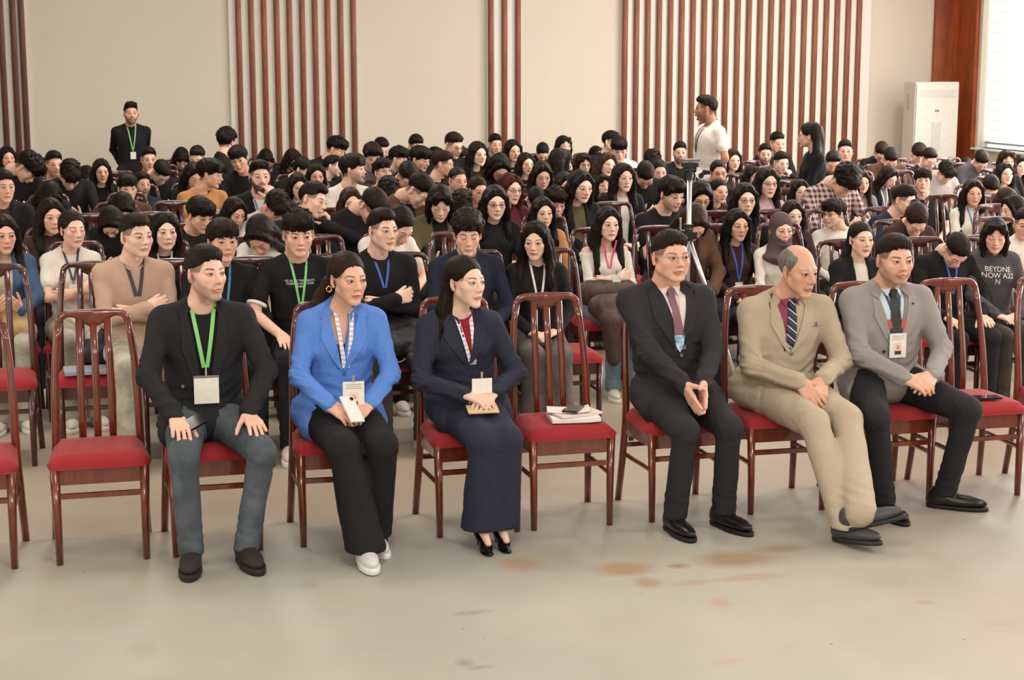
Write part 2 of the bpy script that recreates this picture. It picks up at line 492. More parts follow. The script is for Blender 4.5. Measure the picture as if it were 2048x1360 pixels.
SHAPES = {}
def face_warp(R, nose=1.0, jaw=1.0, cheek=1.0, chin=0.0, brow=0.0, wide=1.0, lip=1.0):
    """vary one face in rest coordinates"""
    R = R.copy(); x, y, z = R[:, 0], R[:, 1], R[:, 2]
    low = np.clip((-.02 - z) / .06, 0, 1)
    face = np.clip((-y - .02) / .05, 0, 1)
    x2 = x * wide * (1 + (jaw - 1) * low)
    z2 = z - chin * low * face
    g = np.exp(-((x / .018)**2 + ((z + .022) / .026)**2)) * np.clip((-y - .07) / .02, 0, 1)
    y2 = y - (nose - 1) * .016 * g
    l = np.exp(-((x / .024)**2 + ((z + .0648) / .012)**2)) * face
    y2 = y2 - (lip - 1) * .006 * l
    c = np.exp(-(((np.abs(x) - .045) / .02)**2 + ((z + .03) / .028)**2)) * face
    y2 = y2 - (cheek - 1) * .012 * c
    b = np.exp(-((z - .02) / .012)**2) * face * np.clip(1 - np.abs(x) / .06, 0, 1)
    y2 = y2 - brow * .006 * b
    return np.stack([x2, y2, z2], 1)

# hair: implicit shapes in head coordinates; each style is one mesh shared by everybody who wears it
def hnoise(X, Y, Z, fr, seed=0.0):
    return (np.sin(X*fr + 1.7*np.sin(Y*fr*.7 + seed) + seed) * np.sin(Y*fr*.9 + 1.3*np.sin(Z*fr*.6 + seed*2)) * np.sin(Z*fr*.8 + 1.1*np.sin(X*fr*.8)))

def interp_line(Y, pts):
    ys = [p[0] for p in pts]; zs = [p[1] for p in pts]
    return np.interp(Y, ys, zs)

SHORT_LINE = [(-.12, .062), (-.075, .060), (-.055, .050), (-.048, .015), (-.030, -.008), (-.004, -.012), (.0, .012), (.022, .012), (.030, -.020), (.06, -.058), (.10, -.075)]
def hair_field(h=.0042, long=False):
    lo = (-.14, -.15, -.40 if long else -.13); hi = (.14, .19, .17)
    if long: lo = (-.18, -.15, -.40); hi = (.18, .19, .17)
    return Field(*[np.arange(a, b, h if not long else h*1.15).astype(np.float32) for a, b in zip(lo, hi)])

def hair_mesh(style):
    seed = sum(map(ord, style)) % 17
    long = style in ('long_back', 'long_parted', 'long_straight', 'long_wavy', 'long_side', 'very_long', 'hijab', 'long_bob')
    f = hair_field(.0042, long)
    P = lambda *a: a
    L = list(SHORT_LINE); amp, fr = .0030, 95.
    if style in ('crop', 'fade', 'quiff', 'messy'):
        L = [(-.12, .062), (-.075, .060), (-.060, .052), (-.050, .036), (-.030, .024), (.0, .026), (.030, .016), (.06, -.022), (.10, -.048)]
    if style == 'crop':
        f.ell(P(0, .020, .037), (.0765, .0955, .086), 0); f.ell(P(0, -.012, .080), (.058, .074, .046), .03); f.ell(P(.012, -.055, .092), (.036, .024, .016), .02); amp = .0022; fr = 150
    elif style == 'buzz':
        f.ell(P(0, .019, .036), (.0755, .0945, .083), 0); amp = .0006; fr = 200
    elif style == 'fade':                                   # short sides, fuller brushed top
        f.ell(P(0, .019, .036), (.0762, .095, .083), 0); f.ell(P(0, -.008, .082), (.064, .086, .048), .018); amp = .0028
    elif style == 'quiff':
        f.ell(P(0, .019, .036), (.0770, .096, .084), 0); f.ell(P(0, -.01, .085), (.067, .085, .048), .02)
        f.cone(P(-.035, -.068, .098), P(.04, -.068, .10), .026, .022, .02); amp = .004
    elif style == 'fringe':
        f.ell(P(0, .018, .040), (.083, .103, .089), 0); f.ell(P(0, -.03, .070), (.074, .078, .058), .02)
        for i in range(9):
            x = -.056 + .014*i
            f.cone(P(x, -.060 - .02*math.cos(x*22), .085), P(x*1.02 + .004*math.sin(i*3.1), -.073 - .022*math.cos(x*20), .036 + .007*math.sin(i*2.3)), .017, .007, .008)
        L[:3] = [(-.12, .024), (-.075, .024), (-.062, .020)]; amp = .0035
    elif style == 'messy':
        f.ell(P(0, .018, .040), (.083, .103, .090), 0); f.ell(P(0, -.03, .080), (.073, .083, .056), .02)
        rr = random.Random(5)
        for i in range(46):
            a = rr.uniform(0, 6.283); e = rr.uniform(.25, 1.45); d = np.array([math.cos(a)*math.cos(e), math.sin(a)*math.cos(e), math.sin(e)])
            b = np.array([0, .01, .045]) + d*np.array([.080, .098, .085]); t = b + d*.012 + np.array([rr.uniform(-.02, .02), -.014, rr.uniform(-.012, .006)])
            f.cone(b, t, .013, .005, .007)
        for i in range(8):
            x = -.05 + .0142*i
            f.cone(P(x, -.066 - .02*math.cos(x*22), .092), P(x + .010*math.sin(i*3.7), -.076 - .022*math.cos(x*20), .044 + .012*math.sin(i*2.9)), .016, .006, .008)
        L[:3] = [(-.12, .03), (-.075, .03), (-.062, .026)]; amp = .004
    elif style == 'curly':
        f.ell(P(0, .020, .045), (.086, .104, .092), 0); f.ell(P(0, -.02, .085), (.075, .083, .052), .02)
        rr = random.Random(9)
        for i in range(150):
            a = rr.uniform(0, 6.283); e = rr.uniform(.0, 1.5); d = np.array([math.cos(a)*math.cos(e), math.sin(a)*math.cos(e), math.sin(e)])
            b = np.array([0, .008, .050]) + d*np.array([.088, .104, .090]); f.ell(b, (.013,)*3, .005)
        L[:3] = [(-.12, .040), (-.075, .040), (-.062, .036)]; amp = .003; fr = 140
    elif style == 'curtain':                                # centre parted, mid-length boy's hair
        f.ell(P(0, .020, .042), (.086, .105, .090), 0); f.ell(P(0, -.03, .075), (.076, .078, .055), .02)
        for sx in (-1, 1):
            f.cone(P(sx*.012, -.075, .105), P(sx*.062, -.072, .060), .017, .018, .012)
            f.cone(P(sx*.062, -.072, .060), P(sx*.079, -.045, .008), .018, .010, .012)
        f.cone(P(0, -.115, .118), P(0, -.01, .145), .007, .005, .008, 'sub')
        L[:4] = [(-.12, .0), (-.075, .0), (-.062, .0), (-.048, -.005)]; amp = .003
    elif style == 'balding':                                # grey hair on the sides only, thin top
        f.ell(P(0, .022, .030), (.0785, .095, .080), 0)
        f.ell(P(0, -.035, .125), (.050, .085, .060), .012, 'sub')
        L = [(-.12, .2), (-.052, .2), (-.047, .045), (-.035, .012), (-.012, -.015), (.0, .012), (.022, .012), (.030, -.020), (.06, -.05), (.10, -.065)]; amp = .0012
    elif style in ('long_parted', 'long_straight', 'long_wavy', 'long_side', 'very_long', 'long_bob', 'tied', 'bun', 'long_back'):
        f.ell(P(0, .020, .036), (.079, .099, .086), 0)
        off = .0 if style != 'long_side' else .022
        if style in ('tied', 'bun', 'long_back'):
            f.ell(P(0, .05, .0), (.070, .065, .075), .02)
            if style == 'long_back':
                for sx in (-1, 1):
                    f.cone(P(sx*.045, .070, -.03), P(sx*.066, .072, -.13), .034, .040, .02); f.cone(P(sx*.066, .072, -.13), P(sx*.098, .050, -.25), .040, .026, .02)
                f.cone(P(0, .085, -.02), P(0, .095, -.25), .045, .045, .03)
            elif style == 'bun': f.ell(P(0, .115, .045), (.034, .030, .034), .012)
            else:
                f.cone(P(0, .105, .0), P(0, .125, -.03), .024, .026, .015)
            L = [(-.12, .064), (-.07, .060), (-.058, .040), (-.048, .022), (-.020, .004), (-.004, .006), (.0, .014), (.022, .014), (.030, -.020), (.06, -.055), (.10, -.075)]
        else:
            f.ell(P(0, .035, .0), (.086, .085, .10), .02)
            end = {'long_parted': -.27, 'long_straight': -.25, 'long_wavy': -.28, 'long_side': -.26, 'very_long': -.36, 'long_bob': -.135}[style]
            yb = .085
            for sx in (-1, 1):
                f.cone(P(sx*.022 + off, -.054, .094), P(sx*.066, -.046, .040), .013, .015, .022)
                f.cone(P(sx*.066, -.048, .040), P(sx*.079, -.022, -.045), .016, .019, .014)
                z1 = max(end, -.15)
                if style == 'long_bob':
                    f.cone(P(sx*.079, -.022, -.045), P(sx*.074, -.030, z1), .021, .016, .014)
                    f.cone(P(sx*.07, .03, -.02), P(sx*.068, .03, z1), .03, .028, .02)
                else:
                    f.cone(P(sx*.079, -.022, -.045), P(sx*.088, -.005, -.15), .021, .024, .014)
                    f.cone(P(sx*.088, -.005, -.15), P(sx*(.094 if sx > 0 else .088), -.072, end), .027, .020, .014)
                    f.cone(P(sx*.075, .04, -.02), P(sx*.085, .045, -.17), .032, .036, .02)
            f.cone(P(0, .06, -.03), P(0, yb, end*.8 if style != 'long_bob' else end), .055, .045, .03)
            f.cone(P(-.045, .06, -.03), P(-.06, yb, end*.8 if style != 'long_bob' else end), .04, .034, .03)
            f.cone(P(.045, .06, -.03), P(.06, yb, end*.8 if style != 'long_bob' else end), .04, .034, .03)
            if style == 'long_bob':
                for i in range(8):
                    x = -.049 + .014*i
                    f.cone(P(x, -.062 - .02*math.cos(x*22), .088), P(x, -.072 - .022*math.cos(x*20), .034), .015, .007, .008)
            L = [(-.16, .074), (-.085, .072), (-.071, .060), (-.064, .046), (-.0635, -.5), (.3, -.5)]
            if style == 'long_bob': L[:4] = [(-.16, .026), (-.085, .026), (-.071, .024), (-.064, .02)]
        f.cone(P(off, -.115, .116), P(off, .03, .135), .0055, .0035, .007, 'sub')
        amp = .0022 if style != 'long_wavy' else .0055; fr = 110 if style != 'long_wavy' else 60
    elif style == 'hijab':
        f.ell(P(0, .026, .040), (.088, .106, .096), 0)
        f.ell(P(0, .012, -.045), (.082, .095, .085), .03)
        f.cone(P(0, .01, -.09), P(0, .02, -.19), .085, .120, .03)
        f.ell(P(0, -.02, -.21), (.15, .12, .045), .04)
        f.ell(P(0, -.045, -.110), (.052, .058, .038), .02)
        f.ell(P(0, -.115, -.004), (.052, .075, .066), .008, 'sub')
        L = None; amp = .0022; fr = 45
    nf = hnoise(f.xs[:, None, None], f.ys[None, :, None], f.zs[None, None, :] * (.35 if long else .5), fr, seed)
    if style not in ('hijab', 'buzz', 'curly', 'balding'):
        Xg, Yg, Zg = f.xs[:, None, None], f.ys[None, :, None], f.zs[None, None, :]
        nf = nf + .55*np.sin(38*np.arctan2(Xg, -(Yg - .035)) + 3*np.sin(Zg*38 + seed) + 2*np.sin(Xg*40)) * np.clip(np.hypot(Xg, Yg - .03)/.05, 0, 1)
    f.D = (f.D + amp * nf).astype(np.float32)
    if L is not None:
        zl = interp_line(f.ys, L)[None, :, None]
        # the front hairline rises towards the temples
        X = f.xs[:, None, None]
        jag = (.0060 if style in ('fringe', 'messy', 'curtain', 'crop', 'fade') else .0035)*np.sin(X*165 + seed + 2*np.sin(X*70)) + .0025*np.sin(X*390 + 2)
        front = np.clip((-.052 - f.ys[None, :, None])/.016, 0, 1)
        rec = .014*np.clip((np.abs(X) - .030)/.022, 0, 1) + .004*(np.abs(X) < 9) if not long and style not in ('fringe', 'messy', 'curly', 'curtain') else 0*X
        side = .0012*np.sin(f.ys[None, :, None]*120)
        low = (lambda Y, Z: np.where((Y > .040), np.minimum(0, 0*Y) - 1, 0)) if style == 'long_back' else (lambda Y, Z: 0)
        f.keep(lambda X, Y, Z: (zl + low(Y, Z) + (jag*(0 if long else 1) + rec)*front + side*(1 - front)*(0 if long else 1) - Z) * .8 + 0 * X, .009)
        if long and style != 'long_back':   # clear the face
            f.ell((0, -.115, -.030), (.0475, .072, .080), .006, 'sub'); f.ell((0, -.110, .024), (.022, .050, .046), .02, 'sub')
            f.ell((0, -.13, -.12), (.050, .10, .10), .010, 'sub')
        if style in ('tied', 'bun'): pass
    V, F = f.mesh(); V = smooth_mesh(V, F, 1, .5)
    return thin_out(V, F, 16000)
# ---------------------------------------------------------------- bodies
def v3(*a): return np.array(a, float)
def unit(v): v = np.array(v, float); return v / (np.linalg.norm(v) + 1e-12)
def ik(S, W, a, b, pole):
    """elbow of a two-bone limb"""
    S, W = np.array(S, float), np.array(W, float); d = W - S; L = np.linalg.norm(d)
    if L > (a + b) * .995: W = S + d / L * (a + b) * .995; d = W - S; L = np.linalg.norm(d)
    u = d / L; x = (a*a - b*b + L*L) / (2*L); h = math.sqrt(max(a*a - x*x, 1e-6))
    p = np.array(pole, float); p = p - u * (p @ u); p = unit(p)
    return S + u*x + p*h, W

def rotv(v, axis, ang):
    axis = unit(axis); c, s = math.cos(ang), math.sin(ang)
    return v*c + np.cross(axis, v)*s + axis*(axis @ v)*(1 - c)

def hand_prims(f, wrist, d, n, thumb, curl=.35, spread=.06, s=1.0, curls=None, tcurl=.3, open_t=.75):
    """wrist point; d finger direction; n the way the palm faces; thumb: unit-ish vector towards the thumb side"""
    d = unit(d); n = np.array(n, float); n = unit(n - d*(n @ d)); t = np.array(thumb, float); lat = unit(np.cross(d, n)); lat = lat if lat @ t > 0 else -lat
    W = np.array(wrist, float)
    offs = [.031, .0105, -.010, -.029]; kl = [.088, .091, .086, .079]; fl = [.071, .079, .073, .057]
    for i in range(4):
        K = W + d*kl[i]*s + lat*offs[i]*s - n*.003*s
        f.cone(W + lat*offs[i]*.55*s + d*.012*s, K, .0150*s, .0118*s, .010)
        c = (curls[i] if curls else curl)
        dd = rotv(d, lat, spread*0); dd = unit(d + lat*spread*(1.5 - i)*.55)
        ax = np.cross(dd, n)
        p = K; r = .0094*s
        for j, (fr, cm) in enumerate(((.44, .75), (.30, 1.15), (.26, .8))):
            dd = rotv(dd, ax, c*cm)
            q = p + dd*fl[i]*fr*s
            f.cone(p, q, r, r*.93, .0035 if j else .006); r *= .93; p = q
    tb = W + d*.022*s + lat*.026*s + n*.006*s
    td = unit(d*(1 - open_t*.5) + lat*open_t*.8 + n*.35)
    m = tb + td*.040*s
    f.cone(W + d*.01*s + lat*.012*s, tb, .016*s, .016*s, .012); f.cone(tb, m, .0155*s, .0115*s, .008)
    td = unit(td + (d + n*.4)*tcurl); m2 = m + td*.030*s; f.cone(m, m2, .0112*s, .0100*s, .004)
    td = unit(td + (d + n*.5)*tcurl); f.cone(m2, m2 + td*.024*s, .0102*s, .0082*s, .004)

def skeleton(male=True, pose='lap', bulk=1.0, **kw):
    """joints of a seated (or standing) figure; origin on the floor below the hips, facing -y"""
    J = dict(male=male, pose=pose, bulk=bulk)
    sw = (.172 if male else .148) * (1 + (bulk - 1)*.5)
    lean = kw.get('lean', 0.0); stand = kw.get('stand', False)
    z0 = .38 if stand else 0.0
    J['pelvis'] = v3(0, .03, .555 + z0); J['waist'] = v3(0, .055 - lean*.3, .70 + z0); J['chest'] = v3(0, .055 - lean*.75, .90 + z0 - abs(lean)*.15)
    J['neck'] = v3(0, .062 - lean*1.1, 1.065 + z0 - abs(lean)*.3)
    J['head'] = v3(0, .004 - lean*1.35, 1.207 + z0 - abs(lean)*.42)
    hx, hy = kw.get('headoff', (0, 0)); J['head'] = J['head'] + v3(hx, hy, 0)
    hp = kw.get('headpos')
    if hp is not None:
        d = np.array(hp, float) - J['head']; J['head'] = J['head'] + d
        J['neck'] = J['neck'] + d*v3(.92, .9, 1); J['chest'] = J['chest'] + d*v3(.65, .6, .75); J['waist'] = J['waist'] + d*v3(.3, .25, .4)
    J['vw'], J['vz'] = kw.get('vw', .058), kw.get('vz', None)
    J['sw'] = sw
    for s, k in ((-1, 'L'), (1, 'R')):          # L is on the left of the picture
        J['sh'+k] = J['neck'] + v3(s*sw, -.002, -.066)
    W = {'lap':     (v3(-.085, -.235, .665), v3(.085, -.225, .665)),
         'thighs':  (v3(-.135, -.235, .665), v3(.135, -.235, .665)),
         'crossed': (v3(.030, -.190, .835), v3(-.030, -.165, .805)),
         'phone':   (v3(-.075, -.285, .745), v3(.075, -.285, .745)),
         'chin':    (v3(.060, -.160, .80), v3(.075, -.135, 1.045)),
         'behind':  (v3(-.09, .16, .96), v3(.09, .16, .96)),
         'sides':   (v3(-.235, -.02, .93), v3(.235, -.02, .93))}[pose]
    W = kw.get('wrists', W)
    ua, fa = (.275, .245) if male else (.258, .230)
    poles = kw.get('poles', {'crossed': (v3(-1, .1, -1), v3(1, .1, -1)), 'behind': (v3(-.22, .7, -.3), v3(.22, .7, -.3))}.get(pose, (v3(-1, .45, -.5), v3(1, .45, -.5))))
    for k, w, p in zip('LR', W, poles):
        J['el'+k], J['wr'+k] = ik(J['sh'+k], w, ua, fa, p)
    if stand:
        legs = [(v3(-.09, .02, .93), v3(-.10, .0, .50), v3(-.11, .03, .09)), (v3(.09, .02, .93), v3(.10, .0, .50), v3(.11, .03, .09))]
    else:
        kx = .125 if male else .085
        legs = [(v3(-.088, .01, .565), v3(-kx, -.40, .545), v3(-kx*.95, -.40, .10)), (v3(.088, .01, .565), v3(kx, -.40, .545), v3(kx*.95, -.38, .10))]
    legs = kw.get('legs', legs)
    for k, (h, kn, an) in zip('LR', legs): J['hip'+k], J['kn'+k], J['an'+k] = map(lambda q: np.array(q, float), (h, kn, an))
    J['feet'] = kw.get('feet', (unit((-.15, -1, 0)), unit((.15, -1, 0))))
    H = {'lap':     (dict(d=(.75, -.62, -.2), n=(.1, .1, -1), thumb=(.2, -.2, .6), curl=.28), dict(d=(-.72, -.66, -.12), n=(-.1, .1, -1), thumb=(-.2, -.2, .8), curl=.33)),
         'thighs':  (dict(d=(.10, -1, -.22), n=(0, -.2, -1), thumb=(1, 0, 0), curl=.16), dict(d=(-.10, -1, -.22), n=(0, -.2, -1), thumb=(-1, 0, 0), curl=.16)),
         'crossed': (dict(d=(.9, .35, .15), n=(0, 1, 0), thumb=(0, 0, 1), curl=.5, open_t=.3), dict(d=(-.9, .40, -.1), n=(0, 1, 0), thumb=(0, 0, 1), curl=.55, open_t=.3)),
         'phone':   (dict(d=(.45, -.6, .55), n=(.6, .6, .5), thumb=(.3, 0, 1), curl=.55), dict(d=(-.45, -.6, .55), n=(-.6, .6, .5), thumb=(-.3, 0, 1), curl=.55)),
         'chin':    (dict(d=(.7, -.5, -.1), n=(0, .2, -1), thumb=(0, 0, 1), curl=.3), dict(d=(-.35, .1, .9), n=(-.5, .8, 0), thumb=(-.5, -.5, 0), curl=.85)),
         'behind':  (dict(d=(.8, .3, -.3), n=(0, 1, 0), thumb=(0, 0, 1), curl=.3), dict(d=(-.8, .3, -.3), n=(0, 1, 0), thumb=(0, 0, 1), curl=.3)),
         'sides':   (dict(d=(.05, -.1, -1), n=(1, 0, 0), thumb=(0, -1, 0), curl=.3), dict(d=(-.05, -.1, -1), n=(-1, 0, 0), thumb=(0, -1, 0), curl=.3))}[pose]
    J['hands'] = kw.get('hands', H); J['stand'] = stand; J['hs'] = 1.0 if male else .92
    return J

def torso_prims(f, J, e, k=.05, arms=True, sleeve=(.045, .038, .030), long_sleeve=1.0, puff=0.0):
    """e: how far outside the skin; used for the body and for what is worn over it"""
    b = J['bulk']; m = J['male']; sw = J['sw']
    ch, wa, pe, ne = J['chest'], J['waist'], J['pelvis'], J['neck']
    f.ell(ch + v3(0, .002, .0), ((sw*.90)*b + e, (.098 if m else .092)*b + e, .155 + e), 0)
    f.ell(ch*.45 + wa*.55, ((.140 if m else .118)*b + e, (.095 if m else .082)*b + e, .16 + e), .06)
    f.ell(wa, ((.140 if m else .118)*b + e, (.10 if m else .085)*b + e, .12 + e), .06)
    f.ell(pe + v3(0, .005, .01), ((.158 if m else .155)*b + e, .118*b + e, .105 + e*.5), .06)
    if not m:
        for s in (-1, 1): f.ell(ch + v3(s*.062, -.068, -.015), (.052 + e*.5, .042 + e*.6, .052 + e*.5), .03)
    f.cone(ne + v3(0, .012, -.035), ne + v3(0, .0, .01), .060 + e*.6, .045 + e*.5, .03)
    for s, q in ((-1, 'L'), (1, 'R')):
        f.cone(ne + v3(s*.030, .016, -.004), J['sh'+q] + v3(-s*.015, .0, .006), .036 + e*.7, .038 + e, .04)
        f.cone(ch + v3(s*.06, .010, .02), J['sh'+q] + v3(-s*.02, 0, -.02), .08 + e, .045 + e, .04)
        if arms:
            a, c, w = sleeve
            S, E, W = J['sh'+q], J['el'+q], J['wr'+q]
            if long_sleeve < 1:
                f.cone(S, S + (E - S)*long_sleeve*1.0, a*b**.5 + e*1.1, c + e*1.5 + .004, .028)
            else:
                f.cone(S, E, a*b**.5 + e, c*b**.5 + e*.9, .028)
                We = W - unit(W - E)*.006
                f.cone(E, We, c*b**.5 + e*.9, w + e*.9 + puff, .020)

def body_mesh(J, hf, coarse=.016, hand_h=None, legs=True, old=False):
    """one continuous skin surface: head, neck, trunk, arms, hands, legs"""
    H = J['head']; m = J['male']
    zx = [(-.10, .10, hf)]; zy = [(H[1] - .13, H[1] + .09, hf)]; zz = [(H[2] - .125, H[2] + .12, hf)]
    if hand_h:
        c = [J['wr'+q] + unit(J['hands'][i]['d'])*.07 for i, q in enumerate('LR')]
        for i, z in ((0, zx), (1, zy), (2, zz)):
            lo, hi = min(c[0][i], c[1][i]), max(c[0][i], c[1][i])
            if hi - lo > .25: z += [(c[0][i] - .10, c[0][i] + .10, hand_h), (c[1][i] - .10, c[1][i] + .10, hand_h)]
            else: z += [(lo - .10, hi + .10, hand_h)]
    P = np.array([J[k+q] for k in ('sh', 'el', 'wr', 'kn', 'an') for q in 'LR'] + [H, J['pelvis']])
    if not legs: P = P[[0, 1, 2, 3, 4, 5, 10, 11]]
    lo = P.min(0) - .22; hi = P.max(0) + .17; lo[2] = max(lo[2], -.01) if legs else lo[2]
    f = Field(axis_points(lo[0], hi[0], coarse, zx), axis_points(lo[1], hi[1], coarse, zy), axis_points(lo[2], hi[2], coarse, zz))
    head_prims(f, H, m, nb=J['neck'] + v3(0, .010, -.03))
    torso_prims(f, J, -.016 if legs else -.016, arms=False)
    for i, q in enumerate('LR'):
        a = (.042, .036, .0255) if m else (.035, .030, .0215)
        f.cone(J['sh'+q], J['el'+q], a[0]-.004, a[1], .02); f.cone(J['el'+q], J['wr'+q], a[1], a[2], .012)
        hd = dict(J['hands'][i]); s = J['hs']
        f.cone(J['wr'+q], J['wr'+q] + unit(hd['d'])*.02, a[2], .022*s, .012, flat=(hd['n'], .8))
        hand_prims(f, J['wr'+q], s=s, **hd)
        if legs:
            f.cone(J['hip'+q], J['kn'+q], .065, .045, .03); f.cone(J['kn'+q], J['an'+q], .042, .030, .02)
            fd = J['feet'][i]; f.cone(J['an'+q] + v3(0, 0, -.03), J['an'+q] + fd*.11 + v3(0, 0, -.078), .026, .014, .02)
    V, F = f.mesh(); V = smooth_mesh(V, F, 1, .25)
    return thin_out(V, F, {True: 46000, False: 7200}[legs] if hf < .0036 or not legs else 24000 if hf < .0045 else 11500)

def turn_head(V, H, yaw, pitch, roll=0.0, warp=None):
    """rotate the head of a body mesh about the neck; returns new verts, the rest coords and the head matrix"""
    rest = V - H
    R = Euler((pitch, 0, 0)).to_matrix(); R = Matrix.Rotation(yaw, 3, 'Z') @ Matrix.Rotation(roll, 3, 'Y') @ R
    Rn = np.array(R)
    piv = v3(0, .045, -.135)
    z = rest[:, 2]; r = np.hypot(rest[:, 0], rest[:, 1] - .03)
    w = np.clip((z + .205) / .09, 0, 1); w = w*w*(3 - 2*w)
    k = np.clip((-.124 - z) / .022, 0, 1)
    w = w * (1 - k + k*np.clip((.105 - r) / .035, 0, 1)) * (z > -.22)
    src = rest
    hw = None
    if warp:
        ww = face_warp(rest, **warp); k = np.clip((z + .16) / .04, 0, 1)[:, None] * (r < .16)[:, None]
        src = rest + (ww - rest) * k
    rot = (src - piv) @ Rn.T + piv
    out = src + (rot - src) * w[:, None]
    M = Matrix.Translation(Vector(H)) @ Matrix.Translation(Vector(piv)) @ R.to_4x4() @ Matrix.Translation(-Vector(piv))
    rs = rest.copy(); rs[:, 2] = np.where(r < .16, rs[:, 2], np.minimum(rs[:, 2], -.30))
    return out + H, rs, M

def folds(f, J, amp):
    """creases gathered round the elbows, the waist and the armpits"""
    X, Y, Z = f.xs[:, None, None], f.ys[None, :, None], f.zs[None, None, :]
    acc = 0; rg = lambda a: 1.0 - 1.9*np.abs(np.sin(a*.5))**.8
    for q, s in (('L', -1), ('R', 1)):
        E = J['el'+q]; u = unit(J['wr'+q] - J['sh'+q]); S = J['sh'+q]*.55 + J['chest']*.45
        for c, r, ax, fr, a in ((E, .085, unit(J['sh'+q] - E + (J['wr'+q] - E)*.3), 210, 1.0), (E*.5 + J['wr'+q]*.5, .07, unit(E - J['wr'+q]), 180, .6), (S, .09, unit(v3(s*.8, .1, -.7)), 130, .8)):
            px, py, pz = X - c[0], Y - c[1], Z - c[2]
            w = np.exp(-(px*px + py*py + pz*pz)/(r*r)*1.2)
            acc = acc - w*a*rg(fr*(px*ax[0] + py*ax[1] + pz*ax[2]) + 3*np.sin(26*px + 19*py) + 1.5*np.sin(33*pz))
    c = J['waist'] - v3(0, .05, .03); pz = Z - c[2]
    acc = acc - np.exp(-(pz/.085)**2)*.8*rg(125*pz + 2.6*np.sin(17*X + 1) + 1.5*np.sin(31*X + 9*Y))
    c = J['chest']; pz = Z - c[2]; acc = acc - np.exp(-((pz + .05)/.10)**2)*np.clip(np.abs(X - c[0])/.12, 0, 1)*.5*rg(70*pz - 75*np.abs(X - c[0]) + 2*np.sin(20*X + 14*pz))
    f.D = (f.D + amp*acc).astype(np.float32)

